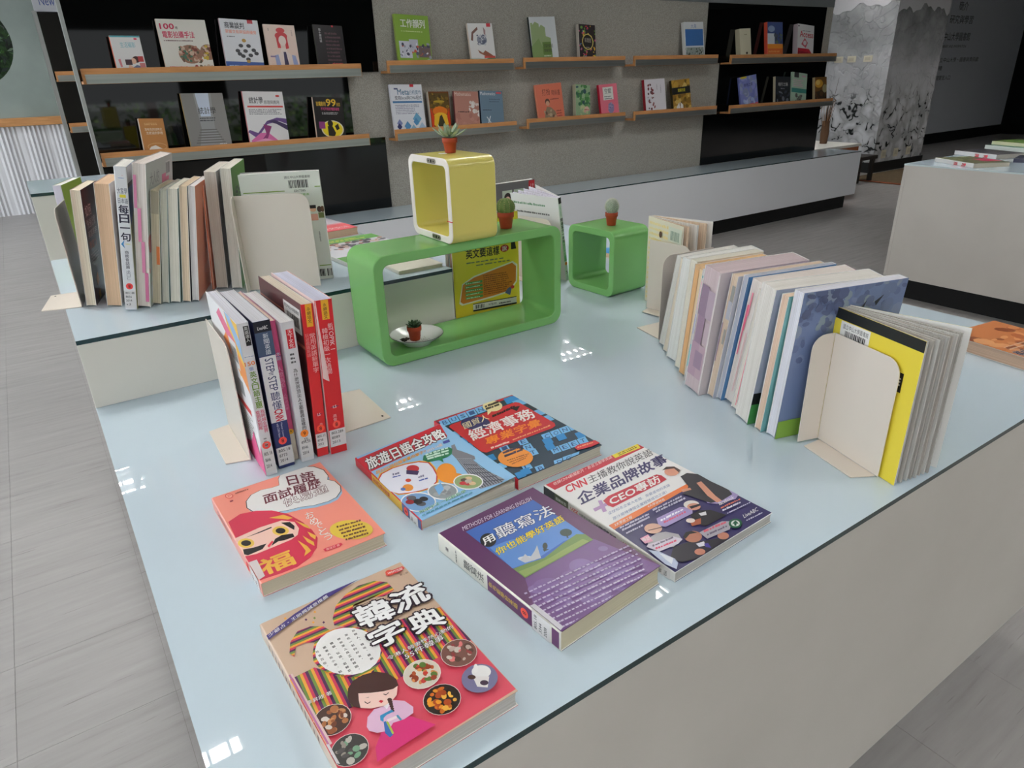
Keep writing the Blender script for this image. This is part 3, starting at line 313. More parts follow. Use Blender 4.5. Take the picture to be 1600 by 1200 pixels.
ART['red']=[('p',[(1.9,225.6),(155,226.4),(153.4,219.2),(5,215.8)],(204,42,56)),('p',[(5.7,221),(21.4,221.2),(16.2,200.9),(0.8,200.8)],(120,186,232)),('t','B',(5.2,205),(13.6,205.2),(9,217),(40,80,140),1.2,None),('p',[(22.8,221.5),(38.8,221.8),(33.3,201.3),(17.6,201.2)],(120,186,232)),('t','U',(22.1,205.4),(30.7,205.6),(26.1,217.6),(40,80,140),1.2,None),('p',[(40.3,222.1),(56.5,222.4),(50.7,201.7),(34.7,201.6)],(120,186,232)),('t','S',(39.4,205.9),(48.1,206.1),(43.5,218.1),(40,80,140),1.2,None),('p',[(58,222.7),(74.5,223),(68.3,202.1),(52.1,202)],(120,186,232)),('t','I',(56.9,206.3),(65.8,206.5),(61.2,218.7),(40,80,140),1.2,None),('p',[(76,223.4),(92.9,223.6),(86.3,202.5),(69.8,202.4)],(120,186,232)),('t','N',(74.7,206.8),(83.7,207),(79.3,219.2),(40,80,140),1.2,None),('p',[(134.4,223.3),(152.2,223.6),(144.4,201.9),(127,201.8)],(44,140,206)),('p',[(148.4,221.7),(155,222),(155,200.2),(140.7,200.1)],(44,140,206)),('p',[(154.3,204.4),(155,204.5),(155,183.2),(146.6,183.3)],(120,186,232)),('p',[(139.3,204.6),(155,204.7),(149.2,183.5),(131.9,183.6)],(120,186,232)),('p',[(150.6,179.2),(155,179.1),(155,160.7),(143.8,160.9)],(26,44,60)),('p',[(146.8,158.9),(155,158.7),(155,140.8),(140.2,141.1)],(26,44,60)),('p',[(145.9,153.5),(155,153.2),(155,133.5),(138.6,133.9)],(120,186,232)),('p',[(143.7,127.5),(155,127.1),(153.1,108.2),(136.6,108.8)],(120,186,232)),('p',[(0.3,175.1),(10.3,175),(5.5,156),(0.3,156.3)],(120,186,232)),('p',[(103.9,81.2),(119.6,80.4),(113.2,63.2),(97.8,64)],(120,186,232)),('t','C',(102.4,67.4),(110.9,67.1),(106.9,77.6),(40,80,140),1.2,None),('p',[(121,80.6),(137,79.8),(130.2,62.4),(114.6,63.3)],(120,186,232)),('t','O',(119.3,66.7),(127.9,66.4),(124,77),(40,80,140),1.2,None),('p',[(138.4,80),(154.6,79.2),(147.5,61.7),(131.6,62.6)],(120,186,232)),('t','N',(136.5,66),(145.2,65.7),(141.4,76.3),(40,80,140),1.2,None),('p',[(155,79.4),(155,78.6),(155,60.9),(149,61.9)],(120,186,232)),('p',[(87.3,39.3),(102.3,38.2),(96.4,22.3),(81.7,23.4)],(120,186,232)),('t','M',(86.1,26.4),(94.1,26),(90.2,35.8),(40,80,140),1.2,None),('p',[(103.6,37.9),(118.8,36.8),(112.5,20.7),(97.6,21.9)],(120,186,232)),('t','E',(102.1,24.9),(110.3,24.4),(106.4,34.4),(40,80,140),1.2,None),('p',[(120.1,37),(135.6,35.9),(129,19.7),(113.9,20.9)],(120,186,232)),('t','E',(118.5,23.9),(126.8,23.4),(123,33.5),(40,80,140),1.2,None),('p',[(137,36),(152.7,34.9),(145.8,18.6),(130.4,19.8)],(120,186,232)),('t','T',(135.1,22.9),(143.6,22.4),(139.9,32.5),(40,80,140),1.2,None),('p',[(65.2,90.5),(80.4,89.8),(74.6,72.6),(59.7,73.5)],(120,186,232)),('t','E',(64.1,76.8),(72.3,76.5),(68.2,86.9),(40,80,140),1.2,None),('p',[(60.6,71.5),(75.5,70.7),(69.9,54),(55.2,55)],(120,186,232)),('t','N',(59.6,58.2),(67.6,57.8),(63.5,68),(40,80,140),1.2,None),('p',[(56.9,54.8),(71.6,53.9),(66.1,37.7),(51.7,38.8)],(120,186,232)),('t','T',(55.9,41.9),(63.8,41.5),(59.8,51.4),(40,80,140),1.2,None),('p',[(31.4,90.8),(46.1,90.1),(41,73.2),(26.5,74)],(120,186,232)),('t','I',(30.7,77.3),(38.6,77),(34.4,87.2),(40,80,140),1.2,None),('p',[(70.1,8.8),(84.5,7.6),(78.9,0.3),(64.8,0.3)],(120,186,232)),('t','D',(69,-3.3),(76.7,-3.9),(72.9,5.5),(40,80,140),1.2,None),('p',[(86.3,8.4),(100.9,7.2),(95.2,0.3),(80.8,0.3)],(120,186,232)),('t','O',(85.1,-3.8),(92.9,-4.4),(89.2,5.1),(40,80,140),1.2,None),('p',[(101.3,6.9),(116.1,5.7),(110.1,0.3),(95.5,0.3)],(120,186,232)),('p',[(38,12.1),(52,10.9),(47,0.3),(33.3,0.3)],(120,186,232)),('t','B',(37.3,0.1),(44.8,-0.5),(40.8,8.8),(40,80,140),1.2,None),('p',[(25.7,27.6),(39.7,26.5),(34.9,11.3),(21.1,12.5)],(120,186,232)),('t','L',(25.1,15.4),(32.6,14.8),(28.6,24.3),(40,80,140),1.2,None),('p',[(0.3,52.1),(12.6,51.2),(8.1,35.6),(0.3,36.6)],(120,186,232)),('p',[(0.3,149.7),(8.8,149.4),(4.1,131.2),(0.3,131.6)],(44,140,206)),('p',[(0.3,128.7),(6.8,128.3),(2.2,110.7),(0.3,111.3)],(44,140,206)),('p',[(94.8,67.7),(110.2,66.9),(104,50),(88.9,51)],(44,140,206)),('p',[(86.9,52),(102,51),(96,34.7),(81.2,35.7)],(44,140,206)),('p',[(146.3,52),(155,51),(155,34.2),(139.5,35.3)],(44,140,206)),('p',[(0.3,80.1),(14,79.3),(9.4,63),(0.3,63.8)],(44,140,206)),('p',[(6,16),(19.6,14.8),(15.1,0.3),(1.8,1.3)],(44,140,206)),('p',[(17.1,17.9),(30.8,16.8),(26.2,1.9),(12.7,3.1)],(44,140,206)),('p',[(118.7,64.6),(134.4,63.7),(127.8,46.7),(112.3,47.7)],(44,140,206)),('p',[(7.9,193.5),(14.6,197.2),(141.6,198.6),(145.7,192.8),(144.5,98),(140,89.8),(130.4,86.6),(8.2,88.2),(4,94.6)],(204,42,56)),('e',(47.3,177.6),(18.1,-14.9),(-12.6,-19.1),(44,44,100)),('t','國貿人',(22.7,169.7),(72.3,173.7),(30.1,189.5),(232,220,170),1.2,None),('t','經濟事務',(12.7,129.3),(136.8,133.2),(20.3,162.8),(240,238,236),1.8,None),('t','專業字彙',(20.4,104.1),(125.1,104.8),(30.6,126.5),(242,140,44),1.8,None),('b',(19.6,92.4),(53.9,91.4),(22.1,97.7),5,(240,210,200),0.8),('b',(59.6,93.1),(132.8,93.6),(61.7,97.2),16,(236,170,120),0.7),('e',(103.2,210.3),(12.8,-10.5),(-11.6,-16.8),(238,224,170)),('p',[(89.6,206),(92.4,196),(77.6,187)],(238,224,170)),('b',(90.3,213.1),(120.1,213.9),(94.2,220.9),5,(60,50,40),0.8),('b',(86.1,204.2),(115.2,205.2),(90,211.8),5,(60,50,40),0.8),('b',(79.1,175.4),(128.9,181.3),(83.5,183.6),10,(60,30,40),0.8),('p',[(121.3,179.9),(130.7,183.8),(138.7,181.1),(123.2,169.1)],(40,26,30)),('e',(32.6,49.5),(19.7,-15.9),(-15.8,-21.5),(240,152,66)),('b',(24.6,68.9),(60,67.6),(27.5,75),6,(70,60,90),0.85),('b',(20.6,59.2),(53.7,59.2),(23.4,65.2),6,(70,60,90),0.85),('b',(17.2,48.6),(54.5,44.8),(18.4,51.1),10,(150,80,40),0.7),('b',(17,42.5),(48.8,41.1),(18.2,44.9),10,(150,80,40),0.7),('b',(16.8,36.4),(43.2,37.5),(18,38.8),10,(150,80,40),0.7),('p',[(117.1,18.2),(125.5,20.7),(155,15.2),(155,4.5),(138.7,3.7),(115.2,8.8)],(204,42,56)),('b',(119.2,13.5),(148,10.5),(121.5,17.1),7,(240,150,110),0.8),('p',[(0.3,26.1),(0.3,26.3),(0.3,11.3),(0.3,8.9)],(186,206,226))]
ART['travel']=[('p',[(0.3,193.8),(144.6,199.7),(133.7,158.4),(1.9,148.6)],(206,38,56)),('t','旅遊日語全攻略',(2.3,154.9),(131.9,155.6),(8.4,186.9),(246,246,246),2.4,((30,22,26),2.6)),('t','2015-16版',(87.4,138.1),(114.4,139.3),(89.6,145.8),(240,238,236),1,((190,60,30),0.8)),('p',[(119.7,149.3),(130.5,148.5),(128.3,141.1),(117.8,142.3)],(70,80,160)),('p',[(0.3,124.7),(8.7,135.5),(28.2,138.5),(48.8,134.6),(67.4,126.5),(77.7,113.7),(76,96.6),(70.2,75),(61.1,60.3),(48.3,52.6),(33.5,55.3),(20.2,60.4),(4.1,70),(0.3,88.2),(0.3,105.5)],(242,190,60)),('p',[(0.3,123.4),(9.9,133.6),(28.5,136.4),(48.2,132.7),(65.9,125),(75.7,112.8),(74.1,96.6),(68.6,75.9),(59.9,61.9),(47.7,54.5),(33.6,57),(20.9,62),(5.4,71.1),(0.3,88.5),(0.3,105)],(206,50,60)),('p',[(1.4,122),(11.1,131.7),(28.9,134.4),(47.5,130.9),(64.4,123.5),(73.7,111.9),(72.2,96.5),(67,76.8),(58.7,63.5),(47.1,56.3),(33.6,58.8),(21.5,63.5),(6.8,72.2),(-1.6,88.8),(-2.2,104.6)],(232,232,244)),('t','超3000個超簡單實用單字!!',(4.3,136.5),(86,139.5),(6.9,145),(246,166,40),1.6,None),('e',(50.3,114.3),(6.8,-6.4),(-4.4,-8),(190,50,56)),('p',[(41.5,117),(54.1,102.5),(47.4,95.1),(36.6,107.9)],(66,52,92)),('e',(31.3,92.1),(3,-2.7),(-2.1,-3.8),(220,80,60)),('e',(22.5,76.6),(5.5,-5.1),(-4,-7.4),(236,150,60)),('e',(15.8,77.8),(2.6,-2.4),(-1.8,-3.4),(90,120,190)),('b',(20.4,117.7),(30.4,115.3),(22.3,122.9),3,(120,120,150),0.7),('b',(17.6,112.3),(28.6,109.4),(18.7,115.5),3,(80,100,180),0.9),('b',(44.4,87.3),(53.4,85.2),(46.2,91.9),3,(120,120,150),0.7),('b',(41.4,79.6),(53.6,76.6),(42.8,83.5),3,(80,100,180),0.9),('p',[(123.5,130),(129.4,130.5),(123.7,114.4),(129.3,97),(133.2,81.5),(129.4,73.6),(119.5,77.2),(113.3,88.8),(110.1,94.7),(111.5,108),(118.1,119.7)],(128,128,138)),('p',[(110.1,94.7),(127,80.4),(123.8,50.7),(131.5,3.4),(123.4,0.3),(94.9,7),(98.3,31.8)],(150,152,164)),('p',[(110.3,92.8),(110.8,92.3),(95.9,8.6),(94.6,8.9)],(60,60,70)),('p',[(112.2,91),(112.7,90.5),(99.7,7.6),(98.3,7.9)],(60,60,70)),('p',[(114,89.2),(114.6,88.7),(103.4,6.7),(102,6.9)],(60,60,70)),('p',[(115.9,87.5),(116.4,87),(107.2,5.7),(105.8,6)],(60,60,70)),('p',[(117.8,85.7),(118.3,85.2),(110.9,4.7),(109.5,5)],(60,60,70)),('p',[(119.7,83.9),(120.2,83.4),(114.7,3.8),(113.3,4)],(60,60,70)),('p',[(121.5,82.1),(122,81.7),(118.4,2.8),(117.1,3.1)],(60,60,70)),('p',[(123.4,80.4),(123.9,79.9),(122.2,1.8),(120.8,2.1)],(60,60,70)),('p',[(125.3,78.6),(125.8,78.1),(126,0.8),(124.6,1.1)],(60,60,70)),('p',[(109.9,74.9),(123.9,58.9),(123.1,56.9),(109.1,72.8)],(80,80,92)),('p',[(107.4,61.7),(125.5,45.2),(124.7,43.2),(106.7,59.6)],(80,80,92)),('p',[(105,48.8),(127.2,31.7),(126.4,29.8),(104.2,46.8)],(80,80,92)),('p',[(102.6,36.1),(128.8,18.5),(128,16.6),(101.9,34.2)],(80,80,92)),('p',[(100.3,23.8),(130.4,5.5),(129.6,3.7),(99.6,21.9)],(80,80,92)),('e',(80.5,72.2),(10.3,-9.7),(-12.5,-21),(240,150,50)),('e',(80.8,53.3),(13,-12.2),(-6.9,-11.2),(240,150,50)),('p',[(71.7,123.5),(78.4,133.6),(97.4,134.7),(118.2,128.2),(120,121),(111.6,109.1),(102.3,106.2),(94.9,107.4),(91,97.2),(89.7,107.6),(74.7,113.8)],(44,124,84)),('b',(80.7,131.4),(116.8,125.8),(82.8,136.5),6,(214,236,222),0.8),('b',(78.9,125.4),(112.6,118.9),(81,130.5),6,(214,236,222),0.8),('b',(77.2,119.5),(108.5,112.1),(79.2,124.6),6,(214,236,222),0.8),('e',(17.1,37.7),(17.7,-16.3),(-10.6,-19.3),(244,244,246)),('e',(17.1,37.7),(16.4,-15.1),(-9.5,-17.2),(120,160,206)),('e',(25.7,38.4),(4.4,-4),(-2.5,-4.6),(40,36,40)),('e',(17.4,32.6),(4.3,-3.9),(-2.5,-4.5),(60,56,60)),('e',(18.3,30.6),(4.3,-3.9),(-2.5,-4.5),(90,90,96)),('e',(13.5,51.7),(4.4,-4),(-2.5,-4.7),(150,40,50)),('e',(16.4,39.5),(4.3,-4),(-2.5,-4.6),(40,36,40)),('e',(17.2,39.8),(4.3,-3.9),(-2.5,-4.5),(60,56,60)),('e',(14.8,51),(4.4,-4),(-2.5,-4.7),(90,90,96)),('e',(8.4,44.6),(4.3,-4),(-2.4,-4.6),(150,40,50)),('e',(16.9,37.4),(4.3,-3.9),(-2.5,-4.5),(40,36,40)),('e',(53.6,36.8),(15.4,-14.1),(-10.2,-17.2),(244,244,246)),('e',(53.6,36.8),(14.1,-13),(-8.9,-15),(150,156,160)),('e',(54.1,30.7),(3.7,-3.4),(-2.3,-3.9),(170,172,174)),('e',(55,36.1),(3.7,-3.3),(-2.4,-3.9),(140,142,146)),('e',(57.8,38),(3.7,-3.4),(-2.3,-4),(190,192,194)),('e',(44.1,35.5),(3.7,-3.4),(-2.3,-3.9),(170,172,174)),('e',(56.4,29),(3.6,-3.4),(-2.4,-3.9),(140,142,146)),('e',(62.3,40.1),(3.7,-3.4),(-2.4,-4),(190,192,194)),('e',(54.1,34.2),(3.6,-3.4),(-2.4,-4),(170,172,174)),('e',(54,36.7),(3.7,-3.4),(-2.3,-4),(140,142,146)),('e',(53.4,41.4),(3.6,-3.4),(-2.4,-4),(190,192,194)),('e',(91.2,32.2),(15.2,-14.1),(-10.3,-16.2),(244,244,246)),('e',(91.2,32.2),(13.9,-12.9),(-8.9,-14),(150,170,120)),('e',(88.1,28.4),(3.6,-3.4),(-2.3,-3.7),(200,50,60)),('e',(95.9,38.5),(3.6,-3.3),(-2.4,-3.7),(220,190,150)),('e',(90.9,29.6),(3.7,-3.4),(-2.3,-3.7),(90,70,60)),('e',(89.8,32.9),(3.6,-3.4),(-2.3,-3.7),(190,180,170)),('e',(91.9,30.7),(3.6,-3.3),(-2.3,-3.6),(200,50,60)),('e',(93.1,24.6),(3.6,-3.3),(-2.3,-3.6),(220,190,150)),('e',(89,39.1),(3.7,-3.4),(-2.3,-3.7),(90,70,60)),('e',(92,33),(3.6,-3.4),(-2.4,-3.7),(190,180,170)),('e',(83.5,33.7),(3.7,-3.3),(-2.3,-3.6),(200,50,60)),('t','飛單字王一起輕鬆學',(5.5,12.5),(76.1,13.2),(7.3,19),(60,140,90),1.2,((220,240,240),0.7)),('b',(5.6,6.3),(81.6,6.1),(6.7,9.6),12,(90,150,170),0.7),('p',[(49.4,51.7),(61.7,55.5),(57.2,39.5),(44.9,31.2)],(120,180,230))]
# ============================================================ THE SETTING
X0, X1, Y0, Y1, ZC = -4.0, 16.5, -6.0, 10.2, 2.7
def tile_material():
    m = mat('vinyl_tile', (190,186,182), 0.17, 0.5); t = N(m, 'ShaderNodeTexCoord'); oi = N(m, 'ShaderNodeObjectInfo')
    g = N(m, 'ShaderNodeNewGeometry'); mp = N(m, 'ShaderNodeMapping'); mp.inputs['Scale'].default_value = (1.4, 16, 1); mp.inputs['Rotation'].default_value = (0, 0, 0.12); n = N(m, 'ShaderNodeTexNoise'); n.inputs['Scale'].default_value = 2.2; n.inputs['Detail'].default_value = 7; n.inputs['Roughness'].default_value = 0.62
    L(m, g, 'Position', mp, 0); L(m, mp, 0, n, 'Vector')
    r = ramp(m, [(0.28, (144,140,138)), (0.40, (154,151,150)), (0.62, (161,158,157)), (0.75, (166,164,163))]); L(m, n, 'Fac', r, 0)
    mp2 = N(m, 'ShaderNodeMapping'); mp2.inputs['Scale'].default_value = (3.0, 60, 1); mp2.inputs['Rotation'].default_value = (0, 0, 0.3); n2 = N(m, 'ShaderNodeTexNoise'); n2.inputs['Scale'].default_value = 2.0; n2.inputs['Detail'].default_value = 3
    L(m, g, 'Position', mp2, 0); L(m, mp2, 0, n2, 'Vector'); r2 = ramp(m, [(0.27, (176,170,166)), (0.33, (255,255,255))]); L(m, n2, 'Fac', r2, 0)
    r3 = ramp(m, [(0.0, (249,249,249)), (1.0, (255,255,255))]); L(m, oi, 'Random', r3, 0)
    x = N(m, 'ShaderNodeMix', data_type='RGBA', blend_type='MULTIPLY'); x.inputs[0].default_value = 0.55; L(m, r, 0, x, 6); L(m, r2, 0, x, 7)
    y = N(m, 'ShaderNodeMix', data_type='RGBA', blend_type='MULTIPLY'); y.inputs[0].default_value = 1; L(m, x, 2, y, 6); L(m, r3, 0, y, 7); L(m, y, 2, bsdf(m), 'Base Color')
    r4 = ramp(m, [(0.3, (0.42,0.42,0.42,1)), (0.7, (0.30,0.30,0.30,1))]); L(m, n, 'Fac', r4, 0); L(m, r4, 0, bsdf(m), 'Roughness')
    return m
m_tile = tile_material()
m_floor = m_tile.copy(); m_floor.name = 'vinyl_floor'    # the same vinyl with dark joints, under and beyond the separate tiles
_b = bsdf(m_floor); _l = _b.inputs['Base Color'].links[0]; _src = _l.from_socket
_g = N(m_floor, 'ShaderNodeNewGeometry'); _mp = N(m_floor, 'ShaderNodeMapping'); _mp.inputs['Location'].default_value = (0.012, -0.18, 0); _br = N(m_floor, 'ShaderNodeTexBrick', offset=0.0, squash=1.0)
_br.inputs['Scale'].default_value = 1.0; _br.inputs['Brick Width'].default_value = 0.3; _br.inputs['Row Height'].default_value = 0.3; _br.inputs['Mortar Size'].default_value = 0.0012; _br.inputs['Mortar Smooth'].default_value = 0.0; _br.inputs['Color1'].default_value = (1,1,1,1); _br.inputs['Color2'].default_value = (1,1,1,1); _br.inputs['Mortar'].default_value = (0.62,0.60,0.58,1)
L(m_floor, _g, 'Position', _mp, 0); L(m_floor, _mp, 0, _br, 'Vector'); _mx = N(m_floor, 'ShaderNodeMix', data_type='RGBA', blend_type='MULTIPLY'); _mx.inputs[0].default_value = 1.0
m_floor.node_tree.links.new(_src, _mx.inputs[6]); L(m_floor, _br, 'Color', _mx, 7); L(m_floor, _mx, 2, _b, 'Base Color')
b = MB(); b.box((X0,Y0,-0.1), (X1,Y1,0)); floor = struct(b.obj('floor', m_floor)); floor['label'] = 'grey vinyl floor'
tm = MB(); tm.box((0.0004,0.0004,0.0008), (0.2996,0.2996,0.002)); tile0 = tm.obj('floor_tile', m_tile, floor); first = True
inv = cam.matrix_world.inverted(); cells = []
for i in range(-8, 22):
    for j in range(-4, 24):
        x, y = i*0.3-0.012, j*0.3+0.18
        q = inv @ Vector((x+0.15, y+0.15, 0)); 
        if q.z > -0.3: continue
        u, v = 800+1077*q.x/-q.z, 600-1077*q.y/-q.z
        if -260 < u < 1860 and -100 < v < 1460 and not (0.15 < x < 1.3 and 0.5 < y < 2.0): cells.append((-q.z, x, y))
cells.sort()
for k, (d, x, y) in enumerate(cells[:298]):
    o = tile0 if k == 0 else tile0.copy()
    if k: COL.objects.link(o)
    o.location = (x, y, 0.0)
m_wallgrey = noisy('speckled_grey_felt', (150,147,139), (182,178,170), 260, 0.9, 0.1, 3, lo=0.38, hi=0.62)
m_white = mat('white_paint', (222,220,214), 0.6, 0.3); m_ceil = mat('ceiling_white', (205,205,202), 0.8, 0.2)
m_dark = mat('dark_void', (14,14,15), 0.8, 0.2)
m_black = mat('black_back_painted_glass', (10,11,11), 0.03, 0.5)
b = MB(); b.box((X0,Y0,ZC), (X1,Y1,ZC+0.1)); struct(b.obj('ceiling', m_ceil))
# window wall on the left: piers, sill and lintel round five openings
b = MB(); b.box((X0-0.2,Y0,0), (X0,Y1,0.7)); b.box((X0-0.2,Y0,2.4), (X0,Y1,ZC))
ys = [Y0, -5.3, -3.1, -2.5, -0.3, 0.3, 2.5, 3.1, 5.3, 5.9, 8.1, Y1]
for i in range(0, len(ys), 2): b.box((X0-0.2,ys[i],0.7), (X0,ys[i+1],2.4))
struct(b.obj('wall_left', m_white))
m_alu = mat('brushed_metal', (190,192,192), 0.32, 0.5, 0.9)
for i in range(5):
    ya, yb = ys[1+2*i], ys[2+2*i]; b = MB()
    for yy in (ya, (ya+yb)/2-0.02, yb-0.04): b.box((X0-0.12,yy,0.7), (X0-0.06,yy+0.04,2.4))
    for zz in (0.7, 2.36): b.box((X0-0.12,ya,zz), (X0-0.06,yb,zz+0.04))
    struct(b.obj('window_%d' % (i+1), m_alu))
# wall behind the camera: floor-to-ceiling openings between tiled posts
m_post = noisy('pink_tiled_post', (196,150,140), (214,172,160), 30, 0.5)
b = MB()
for xx in (-4.0, -2.0, 0.0, 2.05, 3.05, 4.2, 5.4, 7.0): b.box((xx,Y0-0.1,0.0), (xx+0.14,Y0+0.02,1.0), mi=1)
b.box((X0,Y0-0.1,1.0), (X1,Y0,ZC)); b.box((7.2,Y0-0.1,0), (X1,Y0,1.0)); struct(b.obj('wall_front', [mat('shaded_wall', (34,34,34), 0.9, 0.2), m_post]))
b = MB(); b.box((X1,Y0,0), (X1+0.1,Y1,ZC)); struct(b.obj('wall_right', mat('dim_wall', (70,72,74), 0.9, 0.2)))
# --- partition with the book ledges
YW = 4.06
b = MB(); b.box((0.325,YW+0.008,0.0), (6.24,YW+0.12,2.02)); struct(b.obj('wall_back', m_wallgrey))
b = MB(); b.box((4.1,YW+0.004,1.704), (6.24,YW+0.009,2.0)); struct(b.obj('trim_1', mat('grey_band', (120,124,126), 0.7, 0.3)))
panels = [(0.325,1.848,1.283,2.018),(0.325,1.652,0.925,1.283),(0.325,1.848,0.512,0.925),(4.62,6.13,1.283,1.702),(4.80,6.24,0.925,1.283),(4.66,6.24,0.512,0.925)]
for i, (xa, xb, za, zb) in enumerate(panels):
    b = MB(); b.box((xa,YW,za), (xb,YW+0.0075,zb)); struct(b.obj('wall_panel_%d' % (i+1), m_black))
b = MB(); b.box((0.303,3.935,0.51), (0.318,3.975,2.02)); struct(b.obj('trim_2', m_alu))
# further unit behind it, with the white sign panel on top
b = MB(); b.box((0.40,7.10,0.0), (2.4,7.16,2.3)); struct(b.obj('wall_far_unit', m_black))
b = MB(); b.box((0.365,7.0,0.0), (0.392,7.07,1.80)); struct(b.obj('trim_3', m_alu))
# --- far left: frosted partition on a timber rail over white ribbed blinds
m_frost = noisy('frosted_glass', (140,152,147), (166,177,172), 1.2, 0.22, 0.5)
RC = (-0.18, 1.71); RR_ = 0.42
b = MB(); pts = [(RC[0]+RR_*math.cos(2*PI*i/48), RC[1]+RR_*math.sin(2*PI*i/48)) for i in range(48)]
sq = []
for x, z in pts:
    dx, dz = x-RC[0], z-RC[1]; k = min((2.6 if dx > 0 else 2.6)/max(abs(dx), 1e-6), (0.98 if dz > 0 else 0.75)/max(abs(dz), 1e-6)); sq.append((RC[0]+dx*k, RC[1]+dz*k))
for i in range(48):
    j = (i+1) % 48; b.face([(pts[i][0],9.38,pts[i][1]),(pts[j][0],9.38,pts[j][1]),(sq[j][0],9.38,sq[j][1]),(sq[i][0],9.38,sq[i][1])]); b.face([(pts[i][0],9.38,pts[i][1]),(pts[j][0],9.38,pts[j][1]),(pts[j][0],9.44,pts[j][1]),(pts[i][0],9.44,pts[i][1])])
b.box((2.0,9.38,0.0), (X1,9.44,ZC)); struct(b.obj('wall_far', m_frost))
b = MB(); b.box((X0,9.33,0.905), (2.4,9.46,0.985)); struct(b.obj('trim_4', noisy('timber_rail', (196,140,88), (214,158,104), 6, 0.45, 0.4, stretch=(1,10,10))))
b = MB(); n = 300
for i in range(n):
    x0, x1 = -3.9+6.2*i/n, -3.9+6.2*(i+1)/n; f = lambda x: 9.40+0.012*math.sin(x*2*PI/0.045)+0.006*math.sin(x*23)
    b.face([(x0,f(x0),0.0),(x1,f(x1),0.0),(x1,f(x1)-0.01,0.9),(x0,f(x0)-0.01,0.9)])
tag(b.obj('ribbed_blind', mat('white_blind', (232,232,236), 0.7, 0.3), smooth=True, angle=80), 'white finely ribbed blind hanging under the timber rail', 'blind')
# --- right: peeling pillar, grey wall with lettering, dark opening
def plaster():
    m = mat('peeling_plaster', (190,190,190), 0.9, 0.15); g = N(m, 'ShaderNodeNewGeometry'); sx = N(m, 'ShaderNodeSeparateXYZ'); L(m, g, 'Position', sx, 0)
    n = N(m, 'ShaderNodeTexNoise'); n.inputs['Scale'].default_value = 2.2; n.inputs['Detail'].default_value = 6; L(m, g, 'Position', n, 'Vector')
    base = ramp(m, [(0.35, (170,172,176)), (0.6, (206,207,212))]); L(m, n, 'Fac', base, 0)
    # grey weathering high up
    mr = N(m, 'ShaderNodeMapRange'); mr.inputs[1].default_value = 1.15; mr.inputs[2].default_value = 1.6; L(m, sx, 'Z', mr, 0)
    n3 = N(m, 'ShaderNodeTexNoise'); n3.inputs['Scale'].default_value = 3.5; n3.inputs['Detail'].default_value = 8; L(m, g, 'Position', n3, 'Vector'); mm = N(m, 'ShaderNodeMath', operation='MULTIPLY'); L(m, mr, 0, mm, 0); L(m, n3, 'Fac', mm, 1)
    x1 = N(m, 'ShaderNodeMix', data_type='RGBA'); L(m, mm, 0, x1, 0); L(m, base, 0, x1, 6); x1.inputs[7].default_value = lin((58,64,60))
    # flaked white paint low down, with dark curled rims
    v = N(m, 'ShaderNodeTexVoronoi', feature='DISTANCE_TO_EDGE'); v.inputs['Scale'].default_value = 5.5; nd = N(m, 'ShaderNodeTexNoise'); nd.inputs['Scale'].default_value = 4; va = N(m, 'ShaderNodeVectorMath', operation='MULTIPLY_ADD')
    L(m, g, 'Position', nd, 'Vector'); L(m, nd, 'Color', va, 0); va.inputs[1].default_value = (0.5,0.5,0.5); L(m, g, 'Position', va, 2); L(m, va, 0, v, 'Vector')
    rim = ramp(m, [(0.0, (0,0,0)), (0.03, (0,0,0)), (0.07, (255,255,255))]); L(m, v, 'Distance', rim, 0)
    n4 = N(m, 'ShaderNodeTexNoise'); n4.inputs['Scale'].default_value = 9; n4.inputs['Detail'].default_value = 3; L(m, g, 'Position', n4, 'Vector')
    lo = N(m, 'ShaderNodeMapRange'); lo.inputs[1].default_value = 1.05; lo.inputs[2].default_value = 0.8; L(m, sx, 'Z', lo, 0)
    gate = ramp(m, [(0.50, (0,0,0)), (0.56, (255,255,255))]); L(m, n4, 'Fac', gate, 0)
    inv_ = N(m, 'ShaderNodeMath', operation='SUBTRACT'); inv_.inputs[0].default_value = 1; L(m, rim, 0, inv_, 1)
    a1 = N(m, 'ShaderNodeMath', operation='MULTIPLY'); L(m, inv_, 0, a1, 0); L(m, gate, 0, a1, 1); a2 = N(m, 'ShaderNodeMath', operation='MULTIPLY'); L(m, a1, 0, a2, 0); L(m, lo, 0, a2, 1)
    wv = N(m, 'ShaderNodeTexVoronoi'); wv.inputs['Scale'].default_value = 5.5; L(m, va, 0, wv, 'Vector'); wr = ramp(m, [(0.2, (228,230,234)), (0.6, (160,162,164))]); L(m, wv, 'Distance', wr, 0)
    x2 = N(m, 'ShaderNodeMix', data_type='RGBA'); lf = N(m, 'ShaderNodeMath', operation='MULTIPLY'); lf.inputs[1].default_value = 0.6; L(m, lo, 0, lf, 0); L(m, lf, 0, x2, 0); L(m, x1, 2, x2, 6); L(m, wr, 0, x2, 7)
    x3 = N(m, 'ShaderNodeMix', data_type='RGBA'); L(m, a2, 0, x3, 0); L(m, x2, 2, x3, 6); x3.inputs[7].default_value = lin((40,42,42)); L(m, x3, 2, bsdf(m), 'Base Color')
    bp = N(m, 'ShaderNodeBump'); bp.inputs['Strength'].default_value = 0.5; bp.inputs['Distance'].default_value = 0.03; L(m, rim, 0, bp, 'Height'); L(m, bp, 0, bsdf(m), 'Normal')
    return m
m_pl = plaster()
b = MB(); b.box((8.7,4.85,0), (9.85,9.3,ZC)); struct(b.obj('wall_pillar', m_pl))
